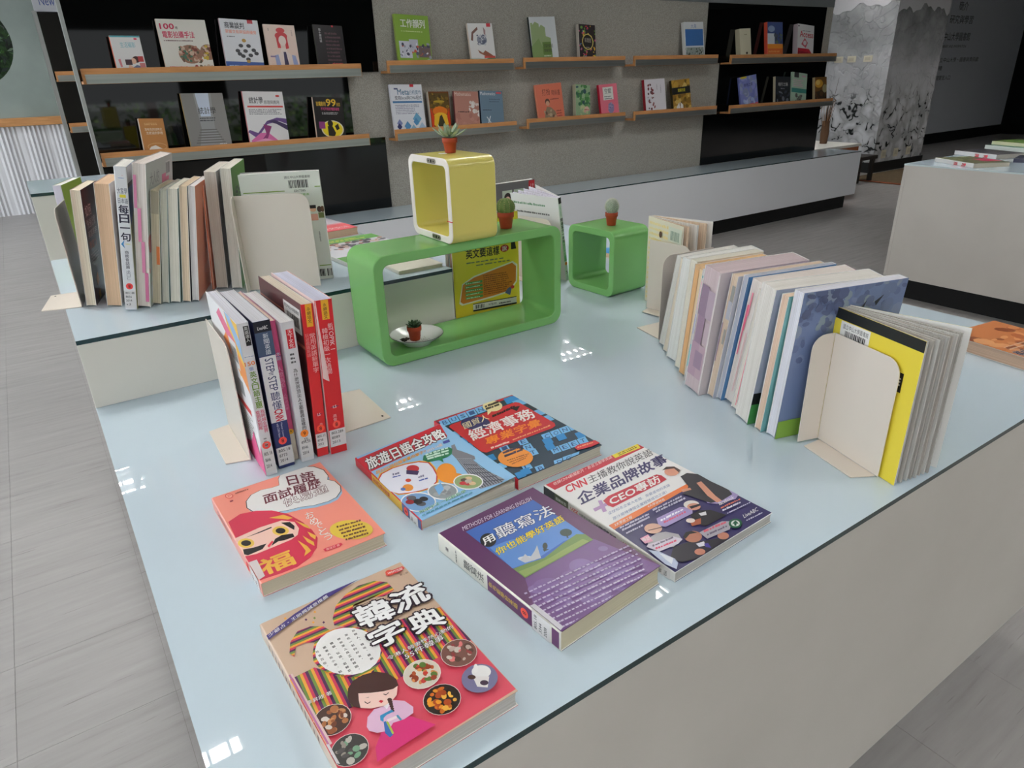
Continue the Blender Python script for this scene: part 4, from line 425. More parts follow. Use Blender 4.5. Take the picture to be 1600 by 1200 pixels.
# torn upper paint layer: a ragged lighter sheet above the weathered band
b = MB(); n = 60; zt = ZC-0.01; up = [(5.0+(9.2-5.0)*i/n) for i in range(n+1)]
edge = lambda s: 1.86+0.025*math.sin(s*5.3)+0.03*math.sin(s*13.1+1)+0.02*math.sin(s*31)
for i in range(n):
    a, c = 4.84+i*0.05, 4.84+(i+1)*0.05; b.face([(8.694,a,edge(a)),(8.694,c,edge(c)),(8.694,c,zt),(8.694,a,zt)]); b.face([(8.694,a,edge(a)),(8.694,c,edge(c)),(8.70,c,edge(c)),(8.70,a,edge(a))])
for i in range(22):
    a, c = 8.694+i*0.0525, 8.694+(i+1)*0.0525; b.face([(a,4.844,edge(a*1.3)-0.04),(c,4.844,edge(c*1.3)-0.04),(c,4.844,zt),(a,4.844,zt)])
struct(b.obj('trim_5', mat('old_white_paint', (206,206,210), 0.8, 0.2)))
m_skirt = mat('black_skirting', (16,16,16), 0.5, 0.4)
b = MB(); b.box((8.66,4.83,0.0), (9.87,4.85,0.12)); b.box((8.68,4.83,0.0), (8.7,9.3,0.12)); struct(b.obj('baseboard_pillar', m_skirt))
b = MB(); b.box((9.85,6.1,0), (15.1,6.2,ZC)); struct(b.obj('wall_lettered', mat('grey_lettered_wall', (196,200,208), 0.85, 0.2)))
b = MB(); b.box((9.85,6.07,0.0), (15.1,6.1,0.16)); struct(b.obj('baseboard_back', m_skirt))
b = MB(); b.box((15.08,3.2,0), (15.2,6.25,ZC)); struct(b.obj('wall_dark_opening', m_dark))  # solid near-black panel, the dark of the opening put into its colour
a = Art(5000, 2600, lambda u, v, h: (9.95+u*0.001, 6.0985-h*0.001, v*0.001), 5); TX = (38,40,42)
a.tbox('簡介', 2700, 1965, 2990, 2090, TX, 1); a.tbox('研究與學習', 2500, 1780, 3230, 1900, TX, 1); a.tbox('中山大學圖書館', 2420, 1540, 3250, 1660, TX, 1); a.tbox('LIBRARY AND INFORMATION', 2400, 1440, 3180, 1480, TX, 0.5)
a.tbox('國立中山大學・圖書與資訊處', 2330, 1230, 3700, 1300, TX, 1); a.tbox('三樓', 2300, 1115, 2560, 1180, TX, 1); a.tbox('開架閱覽室入口', 2240, 970, 2880, 1040, TX, 1)
lt = a.obj('wall_lettering', bpy.data.objects['wall_lettered'], M_MATT)
m_plate = mat('ivory_plastic', (214,208,188), 0.5, 0.4)
def plate(label, M, w=0.11, h=0.07, grp=None):
    t = thing('switch_plate', label, 'switch', M=M); b = MB(); b.box((-w/2,-h/2,0.0), (w/2,h/2,0.01)); b.obj('cover_plate', m_plate, t, bevel=0.003)
    b = MB(); b.box((-w*0.3,-h*0.25,0.01), (w*0.3,h*0.25,0.015)); b.obj('rocker', mat('ivory_rocker', (196,190,170), 0.5, 0.4), t)
FX = lambda y, z: Matrix(((0,0,-1,8.70),(-1,0,0,y),(0,1,0,z),(0,0,0,1)))
for y, lb in ((5.50, 'ivory switch plate on the pillar, nearest the black wall panel'), (5.33, 'ivory switch plate on the pillar, middle of the upper row of three'), (5.12, 'ivory switch plate on the pillar, nearest its corner in the upper row')): plate(lb, FX(y, 1.30))
FY = lambda x, z: Matrix(((1,0,0,x),(0,0,-1,4.85),(0,1,0,z),(0,0,0,1)))
for x, lb in ((8.92, 'low ivory socket plate on the pillar, next to its corner'), (9.20, 'low ivory socket plate on the pillar, middle of the low row'), (9.50, 'low ivory socket plate on the pillar, farthest right of the low row')): plate(lb, FY(x, 0.21), 0.10, 0.10)
# --- ceiling lamps (some seen mirrored in the glass tops, the far right ones added)
m_tube = bpy.data.materials.new('fluorescent_tube'); m_tube.use_nodes = True; e = m_tube.node_tree.nodes.new('ShaderNodeEmission'); e.inputs[0].default_value = (1, 0.985, 0.95, 1); e.inputs[1].default_value = LAMP
m_tube.node_tree.links.new(e.outputs[0], m_tube.node_tree.nodes['Material Output'].inputs[0])
m_slat = mat('louvre_metal', (150,152,154), 0.5, 0.4, 0.2)
def lamp():
    t = thing('ceiling_light', 'square fluorescent ceiling light with a metal louvre grid', 'ceiling light', group='ceiling lights over the display tables')
    b = MB(); b.box((-0.29,-0.29,-0.008), (0.29,0.29,-0.004)); b.obj('reflector', m_white, t)
    for i in range(3): b = MB(); b.box((-0.28,-0.21+i*0.19-0.02,-0.026), (0.28,-0.17+i*0.19+0.02,-0.012)); b.obj('tube', m_tube, t)
    b = MB()
    for s in (-1, 1): b.box((s*0.30-0.01,-0.31,-0.06), (s*0.30+0.01,0.31,0.0)); b.box((-0.31,s*0.30-0.01,-0.06), (0.31,s*0.30+0.01,0.0))
    b.obj('housing', m_slat, t)
    b = MB()
    for i in range(5): b.box((-0.29,-0.24+i*0.12-0.008,-0.058), (0.29,-0.24+i*0.12+0.008,-0.03))
    for i in range(7): b.box((-0.24+i*0.08-0.006,-0.29,-0.058), (-0.24+i*0.08+0.006,0.29,-0.03))
    b.obj('louvre_grid', m_slat, t); return t
def copy_tree(t):
    r = t.copy(); COL.objects.link(r)
    for ch in t.children:
        c = ch.copy(); COL.objects.link(c); c.parent = r
        for g in ch.children: d = g.copy(); COL.objects.link(d); d.parent = c
    return r
l0 = lamp(); first = True
for x in (-2.1, -0.14, 1.93, 3.94, 5.95, 7.95):  # last two columns are unseen lamps, added to brighten the pillar side
    for y in (-3.5, -0.7, 2.12, 4.9):
        if x > 5 and 1 < y < 3: continue
        o = l0 if first else copy_tree(l0); first = False; o.location = (x, y, ZC-0.001)
for x, y in ((9.95,2.12),(9.95,-0.7),(12.0,2.12),(12.0,-0.7)): o = copy_tree(l0); o.location = (x, y, ZC-0.001)  # unseen extra lamps, added to brighten the lettered wall
for y in (7.6,):
    for x in (-1.6, 0.6): o = copy_tree(l0); o.location = (x, y, ZC-0.001)
# --- shrubs outside the openings behind the camera (mirrored in the black panels)
def shrub(x, y, z, R, n, label, pal=((120,170,90),(150,196,110),(90,140,70),(186,214,130)), sc=1):
    b = MB()
    for i in range(n):
        a = rng.random()*2*PI; q = R*rng.random()**0.4; h = R*rng.uniform(-1, 1); c = Vector((x+q*math.cos(a), y+q*math.sin(a)*0.6, z+h)); s = rng.uniform(0.04, 0.09)
        u = Vector((rng.uniform(-1,1), rng.uniform(-1,1), rng.uniform(-1,1))).normalized(); v = u.orthogonal().normalized(); s *= sc; g = rng.choice(pal)
        b.face([c-u*s, c+v*s*0.5, c+u*s, c-v*s*0.5], g)
    b.tube((x,y,-0.2), (x,y,z), 0.04, 0.02, 6, (70,56,40))
    tag(b.obj('garden_shrub', M_MATT), label, 'shrub', 'garden shrubs outside the windows')
for i, x in enumerate((-3.6, -1.5, 0.6, 2.7, 4.8, 6.9)): shrub(x, -8.2, 0.45, 0.95, 700, 'green leafy shrub outside the windows behind the tables')
shrub(-0.25, 10.75, 1.5, 0.75, 900, 'green leafy shrub seen through the round opening', ((40,66,34),(22,38,20),(70,104,56),(14,24,14)), 0.7)
bpy.data.objects['garden_shrub.006']['group'] = 'shrub behind the round opening'
b = MB(); b.box((-3.0,11.6,-0.2), (3.0,11.7,3.2), (30,44,28)); tag(b.obj('garden_hedge', noisy('dark_hedge', (16,26,14), (44,66,34), 18, 0.9)), 'dark green hedge beyond the round opening', 'hedge')
b = MB(); b.box((-14,-20,-0.4), (18,Y0-0.1,-0.1)); struct(b.obj('ground', noisy('garden_ground', (70,84,56), (96,104,80), 3, 0.9)))
# ============================================================ FURNITURE
m_cream = noisy('cream_laminate', (224,221,212), (231,228,220), 1.5, 0.45, 0.4)
m_cream2 = noisy('scuffed_laminate', (198,192,185), (206,200,193), 2.5, 0.45, 0.4)
m_glass = mat('white_backed_glass', (202,218,229), 0.015, 0.5); m_edge = mat('glass_edge', (24,52,56), 0.1, 0.5); m_edge_lit = mat('lit_glass_edge', (210,224,226), 0.1, 0.5)  # left glass edges paler: the light they catch is put into the colour
m_kick = mat('black_plinth_base', (20,20,20), 0.6, 0.3)
def table(name, label, x0, x1, y0, y1, zb, zt, mc, kick=0.07, cat='display table', gl=0.008):
    t = thing(name, label, cat, (x0, y0, 0)); w, d = x1-x0, y1-y0; th = 0.018
    def pn(a, bb, nm): b = MB(); b.box(a, bb); b.obj(nm, mc, t, bevel=0.001)
    pn((0.0,0.001,zb), (w,th,zt-gl), 'front_panel'); pn((0.0,d-th,zb), (w,d-0.001,zt-gl), 'back_panel'); pn((0.001,th,zb), (th,d-th,zt-gl), 'side_panel'); pn((w-th,th,zb), (w-0.001,d-th,zt-gl), 'side_panel')
    b = MB(); b.box((th,th,zt-gl-0.02), (w-th,d-th,zt-gl-0.0002)); b.box((th,th,zb), (w-th,d-th,zb+0.015)); b.obj('top_board', mc, t)
    if kick:
        b = MB(); b.box((kick,kick,0.0), (w-kick,d-kick,zb-0.0002)); b.obj('recessed_base', m_kick, t)
    b = MB(); z0, z1 = zt-gl+0.0002, zt; V = [(0,0),(w,0),(w,d),(0,d)]
    b.face([(x,y,z1) for x, y in V]); b.face([(x,y,z0) for x, y in V][::-1])
    for i in range(4): p, q = V[i], V[(i+1) % 4]; b.face([(p[0],p[1],z0),(q[0],q[1],z0),(q[0],q[1],z1),(p[0],p[1],z1)], mi=(2 if i == 3 else 1))
    b.obj('glass_top', [m_glass, m_edge, m_edge_lit], t); return t
low = table('display_table', 'long low white display table with a glass top, nearest the camera', 0.0, 1.64, 0.353, 2.17, 0.155, 0.72, m_cream2)
step = table('display_riser', 'white glass-topped box riser standing on the low table under the left row of books', 0.0, 0.74, 1.337, 2.08, 0.7203, 0.848, m_cream, kick=0)
tall = table('display_cabinet', 'tall narrow white glass-topped cabinet behind the left row of books', 0.0, 0.26, 2.22, 2.56, 0.10, 0.996, m_cream)
wallp = table('wall_plinth', 'long white glass-topped plinth running below the book ledges', 0.42, 6.43, 3.70, 4.052, 0.125, 0.512, mat('cool_white_laminate', (238,240,246), 0.45, 0.4), kick=0.06)
right = table('display_table', 'white glass-topped table at the right with stacks of books', 3.95, 5.6, 0.55, 2.02, 0.125, 0.742, m_cream2)
# low white bench with timber ends behind the plinth
t = thing('low_bench', 'low white-topped bench with brown timber sides by the pillar', 'bench', (6.00, 3.80, 0)); b = MB(); b.box((0.30,0.34,0.475), (1.17,0.95,0.50)); b.obj('bench_top', m_white, t)
b = MB(); b.box((0.32,0.36,0.0), (0.36,0.93,0.4748)); b.box((1.12,0.36,0.0), (1.16,0.93,0.4748)); b.box((0.36,0.35,0.10), (1.12,0.39,0.4748)); b.obj('bench_side', noisy('brown_timber', (140,72,36), (164,90,48), 5, 0.5, stretch=(1,1,8)), t)
t = thing('stool', 'small dark stool between the wall plinth and the pillar', 'stool', (7.94, 4.63, 0)); b = MB(); b.box((-0.17,-0.17,0.25), (0.17,0.17,0.29)); m_st = mat('dark_stained_wood', (36,30,26), 0.5, 0.4); b.obj('seat', m_st, t, bevel=0.006)
for sx in (-1, 1):
    for sy in (-1, 1): b = MB(); b.obox(Matrix.Translation((sx*0.13,sy*0.13,0)), (-0.02,-0.02,0.0), (0.02,0.02,0.25)); b.obj('leg', m_st, t)
b = MB(); b.box((8.0,3.9,0.0025), (10.4,4.78,0.008)); b.box((8.0,3.9,0.008), (10.4,3.96,0.0085), mi=1); b.box((8.0,3.96,0.008), (8.06,4.78,0.0085), mi=1); tag(b.obj('floor_mat', [noisy('brown_mat', (86,72,52), (104,86,62), 40, 0.95), mat('mat_border', (150,66,30), 0.9)]), 'brown floor mat with a rust border in front of the pillar', 'mat')
# dried reeds standing on the bench behind the end of the partition
t = thing('dried_reeds', 'dry brown reeds and twigs beside the end of the black panel', 'plant', (6.93, 4.42, 0.5005)); b = MB(); b.lathe([(0.035,0),(0.042,0.1),(0.035,0.2),(0.038,0.22),(0.03,0.22),(0.026,0.02)], 14, (120,84,50)); b.obj('vase', mat('brown_vase', (96,64,38), 0.6), t, smooth=True)
b = MB()
for i in range(26):
    a = rng.random()*2*PI; q = rng.uniform(0.02, 0.12); h = rng.uniform(0.25, 0.66 if i < 6 else 0.45); b.tube((0,0,0.05), (q*math.cos(a), q*math.sin(a)*0.6, h), 0.003, 0.0015, 5, rng.choice(((70,52,38),(150,104,64),(44,36,30))))
o = b.obj('reed_stems', M_MATT, t); o['kind'] = 'stuff'
# ------------------------------------------------------------ book ledges
m_ply = noisy('ply_edge', (196,136,84), (212,152,98), 9, 0.45, 0.4, stretch=(1,8,8)); m_steel = noisy('brushed_steel', (170,174,172), (186,190,188), 3, 0.28, 0.5, stretch=(0.4,1,30)); bsdf(m_steel).inputs['Metallic'].default_value = 0.85
def ledge(label, xa, xb, z, zl, y=YW, grp='wall ledges holding face-out books'):
    t = thing('book_ledge', label, 'shelf', (xa, y, z), group=grp); w = xb-xa
    b = MB(); b.box((0,-0.086,0.0), (w,-0.0003,0.013)); b.obj('ledge_board', m_ply, t)
    b = MB(); b.box((0,-0.1,0.0), (w,-0.0862,zl)); b.obj('front_lip', m_ply, t, bevel=0.001)
    b = MB(); b.box((0.012,-0.1025,0.001), (w-0.004,-0.1002,zl*0.62)); b.obj('steel_strip', m_steel, t)
    return t
R1, R2 = 1.272, 0.905
for lb, xa, xb, z in (('upper timber ledge on the left black panel under five books',0.332,1.700,R1-0.012),('lower timber ledge on the left black panel under four books',0.325,1.705,R2-0.010),
  ('upper ledge under the green book and the white book with hands',1.860,2.735,R1),('upper ledge under the white city-skyline book',2.812,3.685,R1+0.004),('upper ledge under the single blue beach book',3.770,4.655,R1+0.004),('upper ledge on the right black panel under three books',4.803,6.22,R1),
  ('lower ledge under four books beginning with the white one with blue diamonds',1.871,2.745,R2),('lower ledge under the orange, green and pink books',2.832,3.705,R2+0.007),('lower ledge under the white and gold books',3.792,4.690,R2+0.006),('lower ledge on the right black panel under four books',4.845,6.265,R2)):
    ledge(lb, xa, xb, z, 0.066 if z > 1 else 0.063)
ledge('short upper ledge on the far black unit, left of the metal post', 0.405, 1.3, 1.300, 0.075, 7.098); ledge('short lower ledge on the far black unit, left of the metal post', 0.405, 1.3, 0.915, 0.075, 7.098)
tb = thing('sign_panel', 'white sign reading New above the far black unit', 'sign', (0.385, 7.09, 1.80)); b = MB(); b.box((0,-0.03,0.0), (0.62,0.0,0.42)); b.obj('board', mat('sign_white', (196,198,206), 0.4), tb)
a = Art(620, 420, lambda u, v, h: (u*0.001, -0.0305-h*0.001, v*0.001), 5); a.tbox('New', 45, 42, 150, 110, (66,84,150), 0.5); a.obj('sign_lettering', tb)
# thin black book edge-on on the far ledge
# ------------------------------------------------------------ hollow cubes
def rrect(w, h, r, n=6):
    out = []
    for cx, cy, a0 in ((w/2-r,h/2-r,0),(-w/2+r,h/2-r,PI/2),(-w/2+r,-h/2+r,PI),(w/2-r,-h/2+r,1.5*PI)):
        for i in range(n+1): a = a0+PI/2*i/n; out.append((cx+r*math.cos(a), cy+r*math.sin(a)))
    return out
def hollow(name, label, w, h, d, th, r, M, mats, rim=0):
    """rounded rectangular tube: profile w x h in local XY, depth d along local Z"""
    t = thing(name, label, 'display cube', M=M); b = MB(); e = 0.0015; n = 28
    o0 = rrect(w, h, r); oe = rrect(w-2*e, h-2*e, r-e); i0 = rrect(w-2*th, h-2*th, r*0.55); ie = rrect(w-2*th+2*e, h-2*th+2*e, r*0.55+e)
    rings = [(o0, e, 0), (o0, d-e, 0), (oe, d, rim), (ie, d, rim), (i0, d-e, 0), (i0, e, 0), (ie, 0, rim), (oe, 0, rim), (o0, e, 0)]
    mi = [0, rim, rim, rim, 0, rim, rim, rim]
    for j in range(8):
        A, za, _ = rings[j]; B, zb, _ = rings[j+1]
        for k in range(n): q = (k+1) % n; b.face([(A[k][0],A[k][1],za),(A[q][0],A[q][1],za),(B[q][0],B[q][1],zb),(B[k][0],B[k][1],zb)], mi=mi[j])
    ob = b.obj('shell', mats, t)
    bm = bmesh.new(); bm.from_mesh(ob.data); bmesh.ops.remove_doubles(bm, verts=bm.verts, dist=1e-5); bmesh.ops.recalc_face_normals(bm, faces=bm.faces); bm.to_mesh(ob.data); bm.free()
    ob.data.polygons.foreach_set('use_smooth', [True]*len(ob.data.polygons)); ob.data.set_sharp_from_angle(angle=math.radians(35)); return t
m_green = noisy('glossy_green_lacquer', (122,182,106), (128,188,112), 3, 0.2, 0.5); m_yel = noisy('glossy_yellow_lacquer', (226,212,112), (230,216,118), 3, 0.25, 0.5); m_rim = noisy('worn_white_edge', (232,222,214), (240,232,226), 8, 0.5)
# long frame: opening faces -Y
hollow('display_box', 'long green open-fronted rectangular display frame on the low table', 0.446, 0.221, 0.125, 0.019, 0.026, frame((0.7085,1.309,0.8313), (1,0.012,0), (0,0,1), (0.012,-1,0)), [m_green])
hollow('display_cube', 'small green hollow cube with a round cactus on top', 0.166, 0.166, 0.125, 0.017, 0.022, frame((1.137,1.327,0.8035), (0.06,-0.998,0), (0,0,1), (0.998,0.06,0)), [m_green])
yc = hollow('display_cube', 'yellow hollow cube with a white rim standing on the green frame', 0.166, 0.160, 0.104, 0.014, 0.020, frame((0.650,1.247,1.0225), (0.0,-1,0), (0,0,1), (1,0.0,0)), [m_yel, m_rim], 1)
m_zinc = mat('zinc_hanger', (150,140,128), 0.35, 0.5, 0.8)
for z in (0.0725, -0.0725):
    b = MB(); Mh = Matrix.Translation((0.018,z,-0.0004)); b.prism(rrect(0.034, 0.009, 0.004, 4), Mh @ Matrix.Translation((0,0,-0.0006)), 0.0008, (160,148,132)); hb = b.obj('hanger_plate', m_zinc, yc)
    b = MB(); 
    for dx in (-0.010, 0.0, 0.010): b.prism([((0.0026 if dx == 0 else 0.0018)*math.cos(q*PI/5), (0.0032 if dx == 0 else 0.0018)*math.sin(q*PI/5)) for q in range(10)], Mh @ Matrix.Translation((dx,0,-0.0009)), 0.0002)
    b.obj('keyhole', m_dark, hb)
b = MB(); b.box((0.0655,-0.036,-0.0006), (0.0832,-0.0345,-0.0001)); b.box((0.0829,-0.036,-0.0006), (0.0834,-0.0345,0.002)); b.obj('red_thread', mat('red_thread', (214,50,50), 0.7), yc)
# ------------------------------------------------------------ pots, cacti, succulents, saucer
m_terra = noisy('terracotta_plastic', (158,62,36), (170,70,42), 12, 0.55, 0.3); m_soil = noisy('potting_soil', (48,36,28), (84,66,52), 160, 0.95, 0.1); m_grit = noisy('gravel', (150,110,92), (206,180,160), 300, 0.9)
def pot(t, R, h, soil=None):
    b = MB(); b.lathe([(0.0,0.0005),(R*0.70,0.0005),(R*0.72,0.002),(R*0.88,h*0.66),(R*0.90,h*0.67),(R*0.97,h*0.68),(R,h*0.70),(R*1.02,h*0.97),(R*0.99,h),(R*0.92,h),(R*0.88,h*0.8),(R*0.80,h*0.78)], 28); b.obj('pot', m_terra, t, smooth=True, angle=50)
    b = MB(); b.lathe([(R*0.89,h*0.86),(R*0.5,h*0.9),(0.0,h*0.92)], 20); b.obj('soil', soil or m_soil, t, smooth=True)
def leaf_mesh(l, w, th, cup):
    b = MB(); st = [(0,0.35),(0.3,0.85),(0.6,1.0),(0.85,0.62),(1.0,0.04)]; ring = []
    for s, q in st: ring.append([(-w*q/2, l*s, cup*s*s*l+th*0.2), (0, l*s, cup*s*s*l-th*q*0.7), (w*q/2, l*s, cup*s*s*l+th*0.2), (0, l*s, cup*s*s*l+th*q*0.45)])
    for A, B in zip(ring, ring[1:]):
        for k in range(4): b.face([A[k], A[(k+1) % 4], B[(k+1) % 4], B[k]])
    return b
def leaves(t, spec, mats, l, w, th):
    base = None
    for n_, el, sc, z in spec:
        for i in range(n_):
            if base is None: base = leaf_mesh(l, w, th, 0.18).obj('leaf', mats, t, smooth=True, angle=70); o = base
            else: o = base.copy(); COL.objects.link(o)
            o.rotation_euler = (math.radians(el+rng.uniform(-6, 6)), 0, 2*PI*(i+0.5*(z*1000 % 2))/n_+rng.uniform(-0.15, 0.15)); o.location = (0, 0, z); o.scale = (sc, sc, sc)
m_agave = noisy('grey_green_leaf', (120,146,120), (176,190,164), 40, 0.5, 0.3, stretch=(6,1,1)); m_succ = noisy('dark_succulent_leaf', (44,70,46), (76,98,66), 60, 0.4, 0.4)
t = thing('potted_succulent', 'spiky grey-green succulent in a terracotta pot on top of the yellow cube', 'potted plant', (0.797,1.395,1.1030)); t.location = (0.712,1.262,1.1030)
pot(t, 0.0150, 0.0285); leaves(t, ((5,16,1.15,0.0272),(5,40,1.0,0.0278),(3,66,0.75,0.0280)), m_agave, 0.034, 0.0115, 0.003)
b = MB(); b.lathe([(0.0,0.0),(0.004,0.002),(0.0055,0.007),(0.003,0.012),(0.0,0.0135)], 10, o=(0.004,-0.003,0.026)); b.obj('bud', noisy('green_bud', (96,124,56), (130,150,80), 60, 0.5), t, smooth=True)
b = MB(); b.box((-0.022,-0.006,-0.0004), (-0.008,0.004,0.0004)); tag(b.obj('paper_scrap', mat('white_paper', (236,236,230), 0.8)), 'tiny white paper scrap under the pot on the yellow cube', 'paper').location = (0.709, 1.262, 1.1032)
def spines(b, R, n, lo, hi, ctr, sz, col, sx=1.0, mer=None):
    for i in range(n):
        if mer: a = 2*PI*(i % mer)/mer+0.0; z = -0.75+1.7*((i//mer)+0.5)/(n//mer)
        else: z = 1-2*(i+0.5)/n; a = i*2.39996
        z = max(-0.98, min(0.98, z)); q = math.sqrt(1-z*z); d = Vector((q*math.cos(a)*sx, q*math.sin(a)*sx, z)); P = Vector(ctr)+Vector((d.x*R[0], d.y*R[0], d.z*R[1])); u = d.orthogonal().normalized(); v = d.cross(u)
        for k in range(4): th = k*PI/2+i; e_ = (d*0.7+u*math.cos(th)+v*math.sin(th)).normalized(); b.face([P+v*0.00035, P-v*0.00035, P+e_*sz], col)
t = thing('potted_cactus', 'ribbed round green cactus in a terracotta pot on the green frame', 'potted plant', (0.822,1.236,0.9423)); pot(t, 0.0175, 0.0345, m_grit)
b = MB(); Rb = (0.0185, 0.0185); b.lathe([(0.0185*math.sin(PI*i/14)*1.0+1e-5, 0.0445-0.0185*math.cos(PI*i/14)) for i in range(15)], 66, fn=lambda a, z: 1+0.10*math.cos(11*a)); b.obj('stem', noisy('cactus_green', (88,112,56), (110,132,70), 60, 0.6), t, smooth=True, angle=80)
b = MB(); spines(b, (0.0203, 0.0185), 11*8, 0, 0, (0,0,0.0445), 0.0035, (190,170,120), 1, 11); o = b.obj('spines', M_MATT, t); o['kind'] = 'stuff'
t = thing('potted_cactus', 'small white-spined ball cactus in a terracotta pot on the small green cube', 'potted plant', (1.193,1.313,0.8870)); pot(t, 0.0158, 0.0325)
b = MB(); b.lathe([(0.0160*math.sin(PI*i/14)+1e-5, 0.0465-0.0185*math.cos(PI*i/14)) for i in range(15)], 32, o=(0.0005,0,0)); b.obj('stem', noisy('pale_cactus_green', (84,116,84), (110,138,104), 90, 0.7), t, smooth=True, angle=80)
b = MB(); spines(b, (0.0162, 0.0187), 600, 0, 0, (0.0005,0,0.0465), 0.0048, (236,236,224)); o = b.obj('spines', M_MATT, t); o['kind'] = 'stuff'
t = thing('potted_succulent', 'dark rosette succulent in a terracotta pot standing on the white saucer', 'potted plant', (0.582,1.229,0.7463)); pot(t, 0.0148, 0.030); leaves(t, ((8,8,1.0,0.0285),(7,30,0.9,0.0295),(5,55,0.7,0.030),(3,75,0.5,0.0305)), m_succ, 0.018, 0.0085, 0.0035)
t = thing('saucer', 'white saucer with a dark rim line inside the green frame', 'plate', (0.585,1.226,0.7398)); m_china = mat('white_china', (226,228,226), 0.12, 0.5)
b = MB(); b.lathe([(0.0,0.003),(0.030,0.003),(0.032,0.0045),(0.050,0.0165),(0.0545,0.0195),(0.0550,0.0203),(0.0545,0.0209),(0.049,0.0178),(0.031,0.0060),(0.0,0.0055)], 48); b.obj('dish', m_china, t, smooth=True, angle=50)
b = MB(); b.lathe([(0.0290,0.0034),(0.0285,0.0002),(0.027,0.0002),(0.026,0.0034)], 32); b.obj('foot_ring', m_china, t, smooth=True)
b = MB(); b.lathe([(0.0548,0.0209),(0.0552,0.0204),(0.0549,0.0199),(0.0542,0.0205),(0.0548,0.0209)], 48); b.obj('rim_line', mat('dark_rim_line', (46,40,46), 0.3), t)
b = MB()
for i in range(50): q = Vector((0.563+rng.gauss(0,0.004), 1.240+rng.gauss(0,0.003), 0.7465+rng.uniform(0,0.002))); s = rng.uniform(0.0006, 0.0016); b.obox(Matrix.Translation(q), (-s,-s,-s), (s,s,s), (46,34,30))
for i in range(40): q = Vector((0.60+rng.uniform(-0.03,0.03), 1.222+rng.uniform(-0.03,0.03), 0.7468)); s = 0.0005; b.obox(Matrix.Translation(q), (-s,-s,-s*0.3), (s,s,s), (70,60,54))
o = b.obj('soil_crumbs', M_MATT); o['kind'] = 'stuff'; tag(o, 'dark soil crumbs spilt on the white saucer', 'soil')
# ------------------------------------------------------------ bookends
m_be = noisy('cream_enamelled_steel', (222,211,199), (228,218,207), 2, 0.28, 0.45)
def bookend(label, P, D, z, w=0.145, h=0.172, flange=0.04, foot=0.035, long_foot=0.0, lean=0.0, fl_side=0, dark=False):
    """P: bottom corner of the main plate next to the flange, D: direction of the plate; local x along the plate, y = back (towards the books), z up"""
    D = Vector((D[0], D[1], 0)).normalized(); B = Vector((-D.y, D.x, 0))*(1 if fl_side == 0 else -1); M = frame((P[0],P[1],z), D, B, (0,0,1)); t = thing('bookend', label, 'bookend', M=M); th = 0.0016; r = 0.022
    a = math.radians(lean); q = [(0,0.002),(w,0.002),(w,h-r)]+[(w-r+r*math.cos(k*PI/10), h-r+r*math.sin(k*PI/10)) for k in range(1, 6)]+[(0,h)]
    b = MB(); Mp = Matrix(((1,0,0,0),(0,math.sin(a),-math.cos(a),th),(0,math.cos(a),math.sin(a),0),(0,0,0,1))); b.prism(q, Mp, th); b.obj('plate', m_be, t, bevel=0.0004)
    if flange:
        r2 = min(0.022, flange*0.7); q = [(0,0.002),(flange,0.002),(flange,h-r2)]+[(flange-r2+r2*math.cos(k*PI/10), h-r2+r2*math.sin(k*PI/10)) for k in range(1, 6)]+[(0,h)]
        fl = -1; Mf = Matrix(((0,0,1,-th),(fl,0,0,0.0),(0,1,0,0),(0,0,0,1))) if fl_side == 0 else Matrix(((0,0,1,-th),(1,0,0,0.0),(0,1,0,0),(0,0,0,1)))
        b = MB(); b.prism(q, Mf, th); b.obj('flange', m_be, t, bevel=0.0004)
    if foot: b = MB(); b.prism([(0.004,0),(w-0.004,0),(w-0.012,-foot),(0.012,-foot)], Matrix.Translation((0,0,0.0004)), th); b.obj('foot', m_be, t, bevel=0.0004)
    if foot > 0.06:
        b = MB(); b.prism([(0.0028*math.cos(k*PI/5), 0.0018*math.sin(k*PI/5)) for k in range(10)], Matrix.Translation((0.024,-foot+0.010,th+0.0005)), 0.0001); b.obj('screw_hole', m_dark, t)
    if long_foot:
        q = [(0.02,0)]+[(w-0.02,0),(w-0.024,long_foot-0.012),(w-0.036,long_foot),(0.036,long_foot),(0.024,long_foot-0.012)]; b = MB(); b.prism(q, Matrix.Translation((0,0.002,0.0004)), th*0.8); b.obj('tongue', m_be, t, bevel=0.0004)
    return t
# ============================================================ BOOKS
ZT, ZS = 0.7202, 0.8482
Wt, Bk, Rd = (242,240,238), (24,22,24), (206,36,48)
